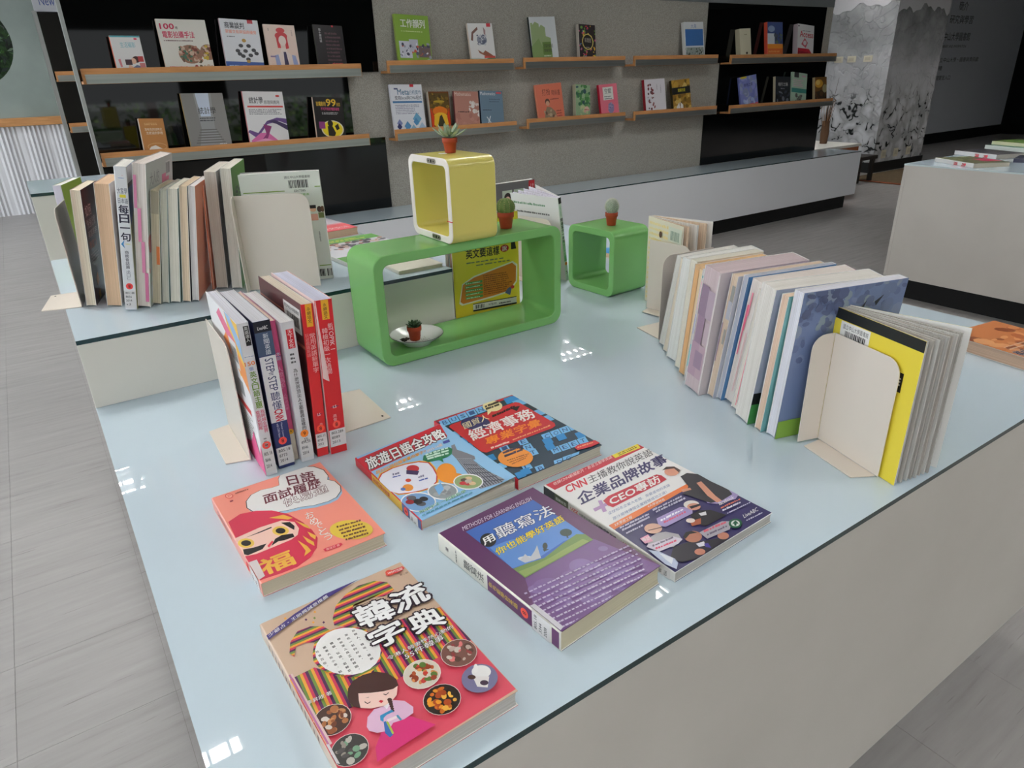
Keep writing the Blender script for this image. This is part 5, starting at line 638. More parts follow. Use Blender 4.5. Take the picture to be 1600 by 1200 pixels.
# ---- six books lying open to view on the near table
G1 = 'books lying face-up on the near end of the table'
flat('salmon book with a red daruma doll and a white cloud title, at front left', 0.1509, 0.2134, 0.0185, 0.1002, 0.6605, 1.08, ZT, front=(247,152,134), spine=(246,166,152), back=(236,120,120), pages=(214,200,176), art=ART['pink'], group=G1, cut=0.002,
     sart=[('V','日語面試履歷快易通',50,88,7,(150,50,70),1)], sticker=(52,(250,90,90),'8'), label_strip=(8,42,['803','156']))
flat('beige and pink Korean-culture book with food photos and a girl in hanbok', 0.160, 0.226, 0.018, 0.087, 0.373, 1.4, ZT, front=(208,178,154), spine=(222,196,176), back=(214,120,130), pages=(206,202,198), art=ART['korea'], group=G1, seed=3, sart=[('B',20,30,80,92,14,(110,80,70),1)])
flat('purple book with a blue sky and meadow picture, lying at the centre front', 0.1503, 0.2124, 0.025, 0.317, 0.404, 5.24, ZT, front=(92,44,92), spine=(228,224,214), back=(92,44,92), pages=(214,204,178), art=ART['purple'], group=G1, cut=0.002,
     sart=[('E',50,83,36,4.2,(40,36,36)),('V','用',50,86,9,(228,224,214),1.5),('V','聽寫法',50,76,12,(40,36,36),1),('R',8,30,92,55,(96,44,92)),('V','你也能學好英語',50,54,6.6,(226,196,60),1.2),('R',8,20,92,30,(96,44,92)),('R',8,1,92,6,(96,44,92)),('V','瓊',50,93,6,(80,60,70),1)], sticker=(54,(248,90,74),'8'), label_strip=(15,42,['805.18','3344','2008']))
flat('white and navy business-English book with four suited figures on the cover', 0.180, 0.2292, 0.014, 0.481, 0.409, 2.4, ZT, front=(240,238,238), spine=(232,230,228), back=(56,50,98), pages=(196,192,188), art=ART['ceo'], group=G1,
     sart=[('R',0,90,100,100,(30,26,28)),('R',0,78,100,90,(70,76,48)),('V','商業英語',50,89,5,(220,220,210),1),('V','CNN',50,76,4.5,(206,40,60),1.5),('V','主播教你說英語',50,69,4.2,(90,86,90),0.5),('V','企業品牌故事',50,55,5.6,(40,36,60),1.6),('V','＋CEO專訪',50,37,5.0,(180,40,60),1.2),('V','一點就通',50,22,4,(60,56,60),1)], label_strip=(6,26,['490','8566']))
flat('red and navy crossword-patterned vocabulary book lying behind the others', 0.1553, 0.2267, 0.0170, 0.4488, 0.6663, 1.62, ZT, front=(36,58,76), spine=(206,42,56), back=(206,42,56), pages=(212,206,190), art=ART['red'], group=G1, cut=0.002, label_strip=(6,36,['805','1632']))
flat('blue travel-Japanese book with a red title band, cover slightly raised', 0.147, 0.200, 0.0145, 0.2995, 0.6645, 1.2, ZT, front=(150,198,236), spine=(214,40,52), back=(150,198,236), pages=(206,200,190), art=ART['travel'], group=G1, a_front=0.06, 
     sart=[('R',0,0,100,72,(238,190,70)),('R',0,0,100,26,(70,90,150)),('V','旅遊日語全攻略',50,70,7,(200,60,50),1.4)], sticker=(40,(250,90,80),'8'), label_strip=(8,30,['803','8']))
# ---- six upright books, spines to the camera
G2 = 'upright books between two bookends on the near left of the table'
stand('white upright book with a green spine title, against the left bookend', 0.195, 0.232, 0.0155, (0.1795,0.9165), (0.02,1), ZT, 0, False, front=(236,234,236), spine=(226,226,230), back=(244,242,244), pages=(222,222,232), group=G2,
  sart=[('R',48,86,92,98,Bk),('V','英語達人',70,97.5,5,(220,220,220),0.8),('E',50,79.5,42,2.9,(70,110,170)),('T','搞定',24,78.6,76,80.6,Wt,1),('T','150',4,74,88,76.5,(240,130,50),1.6),('V','個',50,73,5,(70,110,190),1),('V','英文口語主題',55,70,8.6,(110,150,40),1.5),('V','我跨越全世界',72,45,5.6,(214,60,110),1.3),('V','從頭玩到尾',30,45,5.6,(214,60,110),1.3),('B',35,20,70,27,4,(150,150,154),1)],
  bart=[('P',[(62,100),(100,100),(100,66),(78,62)],(250,196,70)),('P',[(0,100),(62,100),(100,76),(100,90),(80,100)],(150,190,232)),('P',[(40,78),(100,56),(100,72),(60,88)],(246,150,70)),('P',[(30,92),(78,76),(84,84),(44,98)],(238,110,150)),('R',60,66,82,84,(236,236,236)),('C',62,70,80,80,Bk),('R',66,48,80,58,(150,150,150)),('R',40,38,90,42,(226,60,60)),('B',55,20,90,36,7,(170,170,160),8),('P',[(0,0),(100,0),(100,22),(92,12),(84,26),(70,14),(40,6),(0,4)],(240,96,150))], sticker=(49,(250,90,80),'8'), label_strip=(6,42,['805.18','8646','2014']))
stand('navy and white step-by-step listening book, second upright spine from the left', 0.19, 0.227, 0.0235, (0.2005,0.925), (0.0,1), ZT, -0.3, False, front=(48,56,110), spine=(44,54,106), back=(34,40,84), pages=(226,226,234), group=G2,
  sart=[('R',0,93,100,100,(24,26,36)),('T','LiveABC',22,94.6,80,96.8,Wt,1),('R',0,78,100,93,(72,88,116)),('V','新聞英語',60,92,7.2,(220,224,230),0.6),('R',2,33,98,77.5,(236,236,238)),('U','STEP',30,76,67,78,(44,54,106),1),('U','BY',40,66.6,64.6,66,(44,54,106),1),('U','STEP',30,64,54.5,78,(44,54,106),1),('V','聽懂',55,53.5,13,(44,54,106),1),('U','CNN',32,41.5,33.6,80,(206,34,60),2.6),('U','Master Listening',52,32,20,66,(200,204,224),0.6),('U','with CNN News',30,32,22,44,(200,204,224),0.6)], sticker=(44,(250,86,76),'8'), label_strip=(5,34,['805.18','8773','2014']))
stand('thin pink upright book, half hidden behind the navy and white spines', 0.185, 0.220, 0.0100, (0.2238,0.938), (0.0,1), ZT, -0.5, False, front=(226,110,160), spine=(222,92,142), back=(240,206,200), pages=(240,214,200), group=G2, sart=[('R',0,0,100,22,(226,216,196)),('E',60,76,46,5,(60,80,150)),('V','水語',60,79,6,(190,220,240),1),('V','人際高手',45,69,8,(240,170,200),1.2),('V','人際說話術',60,50,5,(240,150,190),1)], sticker=(48,(244,190,50),'9'))
stand('white upright book with a red publisher block at the top of its spine', 0.19, 0.219, 0.019, (0.2345,0.9235), (0.0,1), ZT, -0.8, False, front=(238,236,238), spine=(222,222,226), back=(236,234,236), pages=(236,234,236), group=G2,
  sart=[('R',30,82,84,95,Rd),('V','天下文化',57,94.5,6.2,(240,226,226),1),('B',34,72,80,80,3,(90,90,94),2),('V','為什麼世界頂尖人士都重視這樣的基本功',55,68,6.0,(52,50,56),0.8)], sticker=(46,(250,140,50),'9'), label_strip=(6,38,['494.35','8546','2014']))
stand('red upright vocabulary book with a maroon cover and a yellow block on its spine', 0.20, 0.238, 0.0175, (0.2585,0.9235), (-0.008,1), ZT, -2.6, False, front=(90,40,42), spine=(216,44,48), back=(84,36,40), pages=(226,214,196), group=G2,
  sart=[('R',32,86,84,100,(240,180,50)),('V','永續語文',58,98,5.4,(90,50,20),1),('V','常用英語新單字',66,82,8,(240,190,190),0.6),('V','玩遊戲讀英語',22,82,5.4,(236,150,150),0.4),('E',50,29,30,2.4,(50,50,110)),('T','LS',38,28,62,30,Wt,1),('V','許科',60,23,5,(240,170,170),0.6)],
  bart=[('R',60,80,96,96,(238,234,230)),('C',66,83,92,90,Bk),('T','國立中山大學圖書館',62,92,94,94.5,(60,60,60),0.5),('R',0,72,100,74,(190,110,90)),('R',0,88,60,89,(190,110,90))], sticker=(46,(252,96,70),'8'), label_strip=(14,38,['805.12','8738','2013']))
stand('red and white upright Korean exam book, last spine on the right', 0.20, 0.241, 0.0255, (0.278,0.918), (0.0,1), ZT, -2.2, False, front=(216,40,44), spine=(212,38,44), back=(238,206,204), pages=(216,216,236), group=G2,
  sart=[('P',[(0,52),(36,49),(0,100)],(238,206,204)),('P',[(0,52),(22,50),(6,100),(0,100)],(240,212,210)),('R',34,88,76,100,(240,180,50)),('V','永續語文',55,98,5.4,(90,50,20),1),('V','韓檢初級一次過關',40,83,8.2,(240,200,200),0.8),('U','TOPIK 1',62,83,69,88,(244,214,214),1),('V','新',74,85.5,7.5,(244,214,214),0.8),('E',50,32,26,2.6,(50,50,110)),('T','LS',40,31,60,33,Wt,1),('V','高俊江',45,27,5.5,(240,180,180),0.7)], sticker=(48,(252,96,80),'8'), label_strip=(12,40,['803.289','8089','2013']))
bookend('cream bookend at the left of the six upright spines', (0.1765,1.125), (-0.03,-1), ZT, w=0.15, h=0.186, flange=0, foot=0.033)
bookend('cream bookend under the last red spine, its foot lying bare on the glass', (0.3165,0.968), (0.03,1), ZT, w=0.165, h=0.165, flange=0, foot=0.088)
# ---- row on the riser, fore-edges to the camera
G3 = 'row of books on the riser at the left'; D3 = (0.40, 1)
def rowA(label, x, y, t, W, H, lean, pages, front, back, D=D3, **kw): return stand(label, W, H, t, (x, y), D, ZS, lean, True, front=front, back=back, spine=back, pages=pages, group=G3, **kw)
stand('green-covered white-spined book behind the black one on the riser', 0.15, 0.206, 0.016, (0.036,1.80), (0.34,1), ZS, -2, False, front=(150,176,60), spine=(226,220,234), back=(120,150,60), pages=(236,236,232), group=G3)
rowA('black book with pale pages at the left end of the riser row', 0.036, 1.553, 0.017, 0.150, 0.222, 7.0, (238,228,206), (20,18,20), (34,32,34), D=(0.28,1), bart=[('T','如何',10,76,44,86,(220,220,220),1.4),('T','快速記憶',10,66,60,74,(200,200,200),1.2),('T','英語單字',10,58,60,64,(200,200,200),1.2),('T','學習力',10,48,50,55,(170,90,40),1.2),('B',10,36,60,46,4,(120,110,100),8),('P',[(20,22),(32,26),(36,18),(24,14)],(200,160,60)),('P',[(24,8),(34,11),(36,3),(26,2)],(170,150,50))])
rowA('thick yellowed paperback leaning beside the black book on the riser', 0.069, 1.519, 0.0255, 0.150, 0.233, 8.0, (226,192,160), (214,120,110), (236,226,220), D=(0.28,1), bart=[('T','人氣の會話',40,60,95,90,(206,60,90),1)])
stand('white spine of the sentence-a-day Japanese book in the riser row', 0.15, 0.265, 0.0205, (0.0945,1.470), (0.24,1), ZS, -9.0, False, front=(70,120,180), spine=(234,234,238), back=(236,236,238), pages=(238,236,232), group=G3,
  sart=[('E',50,92.5,26,2.0,(60,110,200)),('E',62,94.3,9,0.8,(200,50,60)),('T','大家學',14,82,92,86,(90,90,110),0.6),('R',30,79.5,78,81.5,(236,220,60)),('T','日本語',14,75.5,92,79,(90,90,110),0.6),('V','每日一句',52,74.5,15.5,(38,34,60),1.8),('P',[(10,47.5),(40,50.5),(30,47.5),(40,44.5)],(60,140,200)),('E',64,47.6,24,2.6,(236,226,110)),('V','商務會話篇',50,43,6.4,(60,56,80),1),('V','出口仁',50,29,6,(130,130,140),0.4)],
  art=[('R',0,0,100,100,(196,186,80)),('P',[(0,60),(60,72),(100,100),(0,100)],(40,90,160)),('R',0,88,100,100,(226,226,226)),('R',0,86,60,89,Bk)], sticker=(46,(250,80,80),'8'), label_strip=(4,38,['803.188','8656','2014','v.2']))
rowA('tall pink-edged textbook standing above its neighbours on the riser', 0.117, 1.473, 0.0225, 0.215, 0.270, 11.0, (236,226,220), (228,220,222), (204,204,204), bart=[('R',0,0,100,100,(206,208,206)),('T','大人的',12,84,46,93,(140,140,146),1.2),('T','日文書',14,73,46,82,(230,130,160),1.2),('R',56,78,84,88,(230,120,160)),('R',72,85,90,96,(226,226,226)),('C',73,87,88,95,(60,60,70)),('S',0,0,100,50,40,((200,120,120),(190,190,120),(210,206,200)),5)])
rowA('narrow aged paperback with an orange index tab in the riser row', 0.1442, 1.478, 0.0150, 0.150, 0.220, 11.5, (214,202,176), (196,206,186), (196,196,170), bart=[('R',86,20,100,45,(220,120,60))])
rowA('pale green-tinted paperback in the riser row', 0.1615, 1.475, 0.0120, 0.150, 0.220, 11.1, (206,204,190), (190,206,196), (190,210,204))
rowA('white-paged paperback with teal cover edge in the riser row', 0.1755, 1.466, 0.0172, 0.150, 0.2205, 10.5, (232,228,214), (170,206,204), (160,200,200))
rowA('peach-paged paperback in the riser row', 0.1955, 1.457, 0.0145, 0.150, 0.2235, 10, (234,212,184), (236,216,190), (60,36,60))
rowA('thin white paperback edged in dark purple in the riser row', 0.2125, 1.452, 0.0120, 0.150, 0.2225, 9.5, (232,226,226), (60,36,66), (232,150,120))
rowA('orange-covered paperback leaning on the thick white book in the riser row', 0.2630, 1.512, 0.0045, 0.150, 0.212, 5.6, (234,150,120), (244,164,124), (246,150,116), bart=[('R',86,0,100,30,(240,110,90))])
rowA('thick white-paged book third from the right on the riser', 0.2735, 1.515, 0.0220, 0.190, 0.236, 5.0, (222,216,206), (230,226,220), (180,180,180), D=(0.40,1))
rowA('green-covered book with white title lettering at the right of the riser row', 0.2990, 1.492, 0.0200, 0.190, 0.242, 5.0, (236,232,222), (200,196,190), (98,152,62), D=(0.41,1), bart=[('T','語言學習',20,62,90,84,(40,60,36),1.6),('S',60,20,100,62,26,((220,224,210),(80,130,60)),4),('P',[(70,46),(96,58),(98,40),(84,34),(96,24),(84,12)],(220,222,206))])
bookend('cream bookend at the left end of the riser row, its foot overhanging the edge', (0.053,1.690), (-0.19,-1), ZS, w=0.14, h=0.190, flange=0, foot=0.07)
bookend('large cream bookend in front of the white barcoded book on the riser', (0.3265,1.452), (0.124,-0.060), ZS, w=0.142, h=0.192, flange=0.028, foot=0.0)
stand('white barcoded book showing its back cover behind the riser bookend', 0.158, 0.226, 0.016, (0.358,1.508), (1,-0.40), ZS, 1, True, front=(236,238,232), back=(234,238,230), spine=(234,236,232), pages=(240,240,240), group=G3, a_front=0.10,
  bart=[('C',60,86,84,93,Bk),('T','國立中山大學圖書館',56,94.5,88,96.8,(60,60,60),0.5),('T','E017385',66,82.5,80,84.5,(60,60,60),0.6),('R',3,83.5,54,84.3,(130,170,60)),('R',92,86,99,86.8,(130,170,60)),('T','國際學村英語學習系列叢書',30,79,84,81,(120,180,80),0.4),('R',82,56,91,62,(240,180,160)),('E',86,66,4,3,(240,190,160)),('P',[(82,67),(90,67),(90,70),(82,70)],Bk),('E',94,66,3,4,(60,40,36)),('E',98,66,2.5,4,(90,60,40)),('R',92,58,99,63,(110,120,70)),('V','本書適合自學教學',90,46,2.6,(90,90,90),0.8),('R',84,13,99,13.8,(130,170,60)),('C',78,3,91,10,Bk),('C',93,3,99,10,Bk)])
# ---- long row on the right, fore-edges to the left
G4 = 'long row of leaning books on the right of the table'
def rowC(label, x, y, t, W, H, lean, ang, pages, front, back, **kw): a = math.radians(ang); return stand(label, W, H, t, (x, y), (math.cos(a), -math.sin(a)), ZT, lean, True, front=front, back=back, spine=back, pages=pages, group=G4, **kw)
rowC('white-paged book with a black cover edge, first in the right-hand row', 0.996, 0.940, 0.025, 0.145, 0.196, 11, 6, (232,230,224), (60,44,44), (150,150,156))
rowC('cream paperback second in the right-hand row', 0.975, 0.909, 0.022, 0.150, 0.200, 10, 8, (236,224,206), (236,220,204), (226,226,224))
rowC('white paperback with a teal edge, third in the right-hand row', 0.955, 0.880, 0.034, 0.165, 0.207, 8, 8, (238,238,234), (236,236,232), (120,170,180))
rowC('off-white paperback fourth in the right-hand row', 0.934, 0.838, 0.020, 0.150, 0.215, 6, 10, (232,228,214), (230,226,216), (222,210,190))
rowC('tan aged paperback fifth in the right-hand row', 0.917, 0.812, 0.024, 0.150, 0.213, 6, 10, (228,190,146), (232,204,170), (230,190,150))
rowC('white paperback with pink and teal index marks in the right-hand row', 0.898, 0.782, 0.014, 0.150, 0.216, 7.5, 11, (236,228,226), (238,170,190), (226,226,226))
rowC('thick paperback with mauve index bands in the right-hand row', 0.880, 0.763, 0.041, 0.180, 0.227, 7.5, 12, (212,194,198), (200,190,190), (206,196,200))
rowC('cream paperback with grey index tabs beside the mauve one', 0.886, 0.716, 0.016, 0.175, 0.226, 8.5, 13, (228,206,184), (150,120,160), (196,196,206))
rowC('blue-covered grey paperback in the right-hand row', 0.889, 0.698, 0.0115, 0.175, 0.228, 9, 13, (186,190,204), (170,174,186), (76,124,172))
rowC('cream paperback with pink edge marks behind the thick white one', 0.893, 0.684, 0.024, 0.180, 0.224, 9.5, 14, (238,228,222), (240,226,220), (206,70,120))
rowC('white-paged paperback with a thin red line on its edge in the right-hand row', 0.878, 0.658, 0.020, 0.170, 0.215, 9, 15, (240,234,224), (236,200,200), (232,226,216))
rowC('thick white-paged book with a grey-lilac cover and green foot in the right-hand row', 0.859, 0.634, 0.033, 0.190, 0.231, 7.2, 17, (238,234,228), (220,220,220), (166,172,192), bart=[('R',0,0,100,16,(72,146,76)),('R',0,16,100,25,(26,26,28)),('R',0,25,100,100,(168,174,194))])
rowC('peach-paged book with a teal cover in the right-hand row', 0.849, 0.588, 0.0145, 0.165, 0.226, 5.6, 15, (236,208,186), (180,200,196), (124,178,178))
rowC('large white book with a cloudy sky cover, last in the row', 0.849, 0.566, 0.0190, 0.185, 0.236, 4.4, 15, (236,236,246), (236,236,240), (104,122,164), bart=[('R',0,0,100,100,(116,132,172)),('S',0,55,100,100,90,((104,118,158),(128,142,176),(138,150,172),(112,126,162),(96,108,146)),5),('S',20,60,70,98,40,((140,154,164),(104,116,150)),4),('S',5,84,40,100,30,((86,94,126),(94,104,138)),4),('P',[(100,42),(100,56),(60,74),(54,66)],(34,34,38)),('P',[(98,41),(84,34),(70,52),(80,56)],(70,150,160)),('P',[(100,0),(100,41),(86,33),(60,40),(40,0)],(156,172,206)),('R',0,0,100,13,(138,176,70)),('R',90,9.5,95,11,(214,226,180)),('R',88,6.5,95,7.5,(60,110,50)),('R',88,3.5,95,4.5,(60,110,50)),('P',[(58,86),(62,90),(59,83)],(40,44,50)),('P',[(70,88),(78,92),(72,85)],(40,44,50)),('P',[(84,74),(80,66),(82,66)],(40,44,50))])
# index bands printed across fore-edges
def band(owner, items, W, T, H, lbl):
    A = Art(T*1000, H*1000, lambda u, v, h: (W-0.0005+h*0.001, v*0.001, T-u*0.001), 2)
    for x0, y0, x1, y1, c in items: A.rect(x0*T*10, y0*H*10, x1*T*10, y1*H*10, c)
    A.obj('index_marks', owner, M_MATT)['label'] = lbl
bk = {o['label']: o for o in bpy.data.objects if o.get('category') == 'book'}
band(bk['thick paperback with mauve index bands in the right-hand row'], [(2,12,50,40,(182,152,168)),(50,12,96,40,(190,162,174)),(10,40,55,62,(158,132,152)),(60,42,98,60,(196,176,184)),(4,62,50,86,(150,128,148)),(50,62,98,84,(184,164,178)),(30,20,80,34,(160,136,156)),(90,2,99,98,(216,206,206))], 0.180, 0.041, 0.227, 'mauve index bands')
band(bk['cream paperback with grey index tabs beside the mauve one'], [(0,30,14,62,(130,96,146)),(40,80,86,92,(160,158,152)),(50,46,80,58,(166,162,154)),(30,66,90,80,(186,186,196))], 0.175, 0.016, 0.226, 'grey index tabs')
band(bk['cream paperback with pink edge marks behind the thick white one'], [(8,60,26,80,(238,110,140)),(22,72,34,90,(240,140,160)),(10,40,20,60,(226,110,140)),(50,10,58,60,(230,190,190))], 0.180, 0.024, 0.224, 'pink edge marks')
band(bk['white paperback with pink and teal index marks in the right-hand row'], [(10,15,60,35,(150,206,206)),(10,45,40,62,(196,190,214)),(10,66,40,90,(240,200,206)),(10,93,90,95,(120,180,180))], 0.150, 0.014, 0.216, 'pink and teal index marks')
band(bk['tan aged paperback fifth in the right-hand row'], [(10,2,55,96,(226,178,126)),(60,4,92,98,(236,208,170))], 0.150, 0.024, 0.213, 'tan stain')
band(bk['white-paged paperback with a thin red line on its edge in the right-hand row'], [(44,4,52,96,(238,130,150))], 0.170, 0.020, 0.215, 'thin red line')
band(bk['tall pink-edged textbook standing above its neighbours on the riser'], [(4,70,26,92,(224,140,176)),(26,47,52,70,(224,140,176)),(46,25,72,47,(224,140,176)),(64,4,90,25,(214,120,160))], 0.215, 0.0225, 0.270, 'pink index steps')
band(bk['narrow aged paperback with an orange index tab in the riser row'], [(60,36,98,52,(214,120,64)),(4,80,90,99,(170,160,140))], 0.150, 0.0165, 0.220, 'orange index tab')
bookend('cream corner bookend at the near end of the right-hand row', (0.8955,0.5085), (-0.039,-0.130), ZT, w=0.119, h=0.172, flange=0.036, foot=0.034)
bookend('cream bookend at the far end of the right-hand row', (1.150,0.950), (-1,0.09), ZT, w=0.135, h=0.180, flange=0, foot=0.085)
bookend('cream bookend holding the cream open book at the back of the right-hand row', (1.147,1.130), (0.10,-1), ZT+0.002, w=0.115, h=0.165, flange=0, foot=0.03)
stand('yellow book with a black top band and barcode, fanned open at the row end', 0.154, 0.207, 0.022, (0.8595,0.3705), (0.30,1), ZT, 0, True, front=(238,216,70), spine=(238,216,70), back=(238,216,70), pages=((188,184,178),(214,212,208),(196,190,182),(206,204,200)), slabs=8, fan=0.72, a_back=0.47, group=None,
  art=[('R',0,92.5,100,100,(28,30,28)),('R',10,70,46,92,(238,236,232)),('T','國立中山大學圖書館',13,87,42,90,(60,60,60),0.4),('C',15,76,40,85,Bk),('T','E018024',20,72,34,74.5,(60,60,60),0.5),('R',45,60,84,70,(28,26,24)),('T','用英文寫',48,62,82,68.5,Wt,1.2)][0:0]+[('R',0,92.5,100,100,(28,30,28)),('R',9,68,44,92,(238,236,232)),('T','國立中山大學圖書館',12,87,42,90.5,(60,60,60),0.4),('C',15,77,40,86,Bk),('T','E018024',20,72,36,75.5,(60,60,60),0.5),('R',46,62,86,75,(28,26,24)),('T','用英文寫作',48,64,84,73,Wt,1.4)])
stand('cream patterned book fanned open behind the far bookend', 0.150, 0.207, 0.017, (1.157,1.040), (0.25,0.97), ZT, 0, True, front=(238,230,206), spine=(238,230,206), back=(240,236,226), pages=((232,206,180),(236,232,226)), slabs=3, a_back=0.5, group=None, art=[('B',5,5,95,98,16,(246,226,160),14),('R',62,80,98,96,(226,230,212)),('C',68,82,92,92,(110,140,120)),('E',40,84,4,5,(90,60,40))])
def lowered(e, k=0.82):
    if e[0] in 'RC': return (e[0], e[1], e[2]*k, e[3], e[4]*k)+tuple(e[5:])
    if e[0] == 'T': return (e[0], e[1], e[2], e[3]*k, e[4], e[5]*k)+tuple(e[6:])
    if e[0] == 'B': return (e[0], e[1], e[2]*k, e[3], e[4]*k)+tuple(e[5:])
    if e[0] == 'E': return (e[0], e[1], e[2]*k, e[3], e[4]*k, e[5])
    return (e[0], [(x, y*k) for x, y in e[1]], e[2])
# ---- behind the green frames
stand('yellow English book with an orange panel, standing behind the long green frame', 0.172, 0.232, 0.026, (0.757,1.385), (1,-0.115), ZT, 0, True, front=(226,206,60), spine=(226,206,60), back=(232,214,58), pages=((196,190,184),(180,140,120),(140,160,160),(206,190,180)), slabs=4, a_front=0.10, group=None,
  bart=[lowered(e) for e in [('T','博達教你',22,86,70,97,(206,60,40),2),('T','英文要這樣',20,72,70,83,(40,36,30),2),('E',78,78.5,6.6,6,(170,30,36)),('T','說',74.5,75.5,81.5,81.5,Wt,1),('P',[(88,76),(96,76),(94,86),(97,92),(88,92)],(36,32,28)),('B',20,66,92,69,1,(110,120,90),8),('B',34,62,88,65,1,(110,120,90),8),('P',[(6,18),(10,15),(60,19),(84,22),(96,34),(97,56),(90,61),(30,50),(12,42)],(236,236,220)),('P',[(8,20),(12,17),(60,21),(83,24),(94,35),(95,54),(89,59),(30,48),(13,41)],(216,128,46)),('B',44,24,88,50,10,(150,80,30),12)]+[('R',16,22+i*4.6,42,25+i*4.6,(90,160,80)) for i in range(5)]+[('B',17,22.6+i*4.6,40,24.8+i*4.6,1,(220,236,210),7) for i in range(5)]+[('P',[(76,22),(84,18),(88,30),(80,27)],(90,100,140)),('E',88,28,3,3,(206,60,60)),('R',26,5,94,7,Bk),('R',26,7,94,14,(226,226,214)),('R',26,14,94,15,Bk),('C',29,8,44,13,Bk),('T','NT$299',50,9,62,12,(60,60,60),0.8),('B',66,9,86,12,1,(60,60,60),8)]])
stand('white book with a green and black spine title, leaning behind the green frames', 0.172, 0.229, 0.0115, (1.156,1.448), (-0.20,0.98), ZT, 8.7, False, front=(238,238,240), spine=(214,226,216), back=(238,238,236), pages=(236,232,244), slabs=4, a_front=0.45, a_back=0.0, group=None,
  sart=[('R',0,93,100,100,(30,32,30)),('U','Little Lessons',25,90,79,75,(110,180,140),1),('V','閱讀寫作一本搞定',50,76,9,(50,54,54),1.6),('R',10,24,90,48,(120,180,130)),('V','英語閱讀力',50,47,7,(226,240,226),1),('V','5',50,12,8,(90,90,90),0.6)], bart=[('B',5,88,92,93,1,(120,160,130),16),('B',5,78,92,82,1,(120,120,120),18),('B',5,66,92,70,1,(130,130,130),14),('B',5,58,80,61,1,(130,130,130),12),('B',5,50,92,53,1,(130,130,130),14)], sticker=(48,(244,150,60),'9'))
stand('grey book with a photo of a dark-haired woman, standing behind the yellow cube', 0.170, 0.226, 0.016, (1.125,1.795), (1,0.06), ZT, -2, False, front=(112,108,108), spine=(120,116,116), back=(112,108,108), pages=(238,236,234), art=[('R',0,0,100,100,(112,108,108)),('R',86,84,100,99,(196,44,52)),('T','人文',89,88,98,95,(236,220,220),1),('R',52,58,76,90,(206,216,196)),('E',64,80,8,9,(40,30,30)),('E',65,76,6,8,(226,180,160)),('R',26,58,48,90,(206,216,196)),('E',38,80,8,9,(50,36,30)),('E',38,76,6,8,(226,180,160)),('B',10,20,90,50,6,(226,222,220),8)])
bookend('cream bookend behind the small ribbed cactus, beside the leaning white book', (1.070,1.615), (0.036,-0.165), ZT, w=0.17, h=0.172, flange=0, foot=0.03)
# ---- books lying flat further back
flat('magazine with a green band and a group photo, lying on the riser', 0.195, 0.265, 0.010, 0.560, 1.505, 3, ZS, front=(228,228,236), spine=(240,238,236), back=(228,228,228), pages=(238,236,230), art=[('R',0,80,100,100,(96,170,70)),('B',10,86,90,95,2,(226,220,80),10),('S',0,52,100,80,60,((60,60,80),(214,150,130),(90,90,110),(150,80,70),(40,40,50),(226,200,190)),5),('R',0,0,100,22,(98,168,72)),('T','英語新聞',34,6,80,16,(36,40,30),1.8)])
flat('pink paperback with pale lettering at the far edge of the riser', 0.13, 0.19, 0.020, 0.60, 1.828, 6, ZS, front=(236,96,104), spine=(236,110,110), back=(236,120,120), pages=(238,206,176), art=[('R',0,0,100,100,(236,90,100)),('T','韓文文法',28,10,90,24,(240,214,214),1.4),('R',0,50,100,100,(196,190,200)),('R',0,42,100,50,(226,140,150))])
flat('white booklet lying on the right corner of the riser, behind the frame', 0.11, 0.15, 0.008, 0.622, 1.365, -1, ZS, front=(236,232,216), spine=(226,222,206), back=(230,226,210), pages=(228,220,196))
flat('red, white and blue book lying on the glass behind the small green cube', 0.21, 0.29, 0.014, 1.415, 1.625, -90, ZT, front=(230,230,236), spine=(222,196,170), back=(222,196,170), pages=(228,200,172), art=[('R',0,0,100,100,(232,230,238)),('R',0,0,100,26,(66,150,214)),('R',0,44,100,48,(206,206,220)),('R',0,50,100,72,(214,40,64)),('B',20,53,96,68,2,(238,220,224),6),('B',10,74,95,84,2,(190,170,170),9),('R',0,86,100,100,(226,110,60))])
flat('orange desert-picture book with black slanted title, at the right edge of the table', 0.155, 0.215, 0.024, 1.592, 0.566, 172, ZT, front=(196,110,62), spine=(206,140,96), back=(206,130,80), pages=(232,200,176), cut=0.002,
  art=[('R',0,0,100,100,(214,132,78)),('S',0,20,100,90,50,((226,150,96),(196,104,56),(236,168,112),(150,76,40)),10),('R',0,78,100,100,(44,32,30)),('S',0,70,100,84,20,((60,40,34),(120,64,40)),7),('U','超任務',0,0,0,0,Wt)][0:4]+[('t','超速英文',(96,152),(20,152),(100,176),(226,216,206),2),('b',(120,190),(20,190),(120,196),12,(150,120,100),0.8),('t','就可以用中英文會話',(150,122),(10,126),(152,142),(40,46,80),2.4,((226,214,206),1.4)),('b',(140,110),(20,112),(140,115),14,(240,200,170),0.8),('b',(140,100),(30,102),(140,104),14,(236,190,160),0.8)])
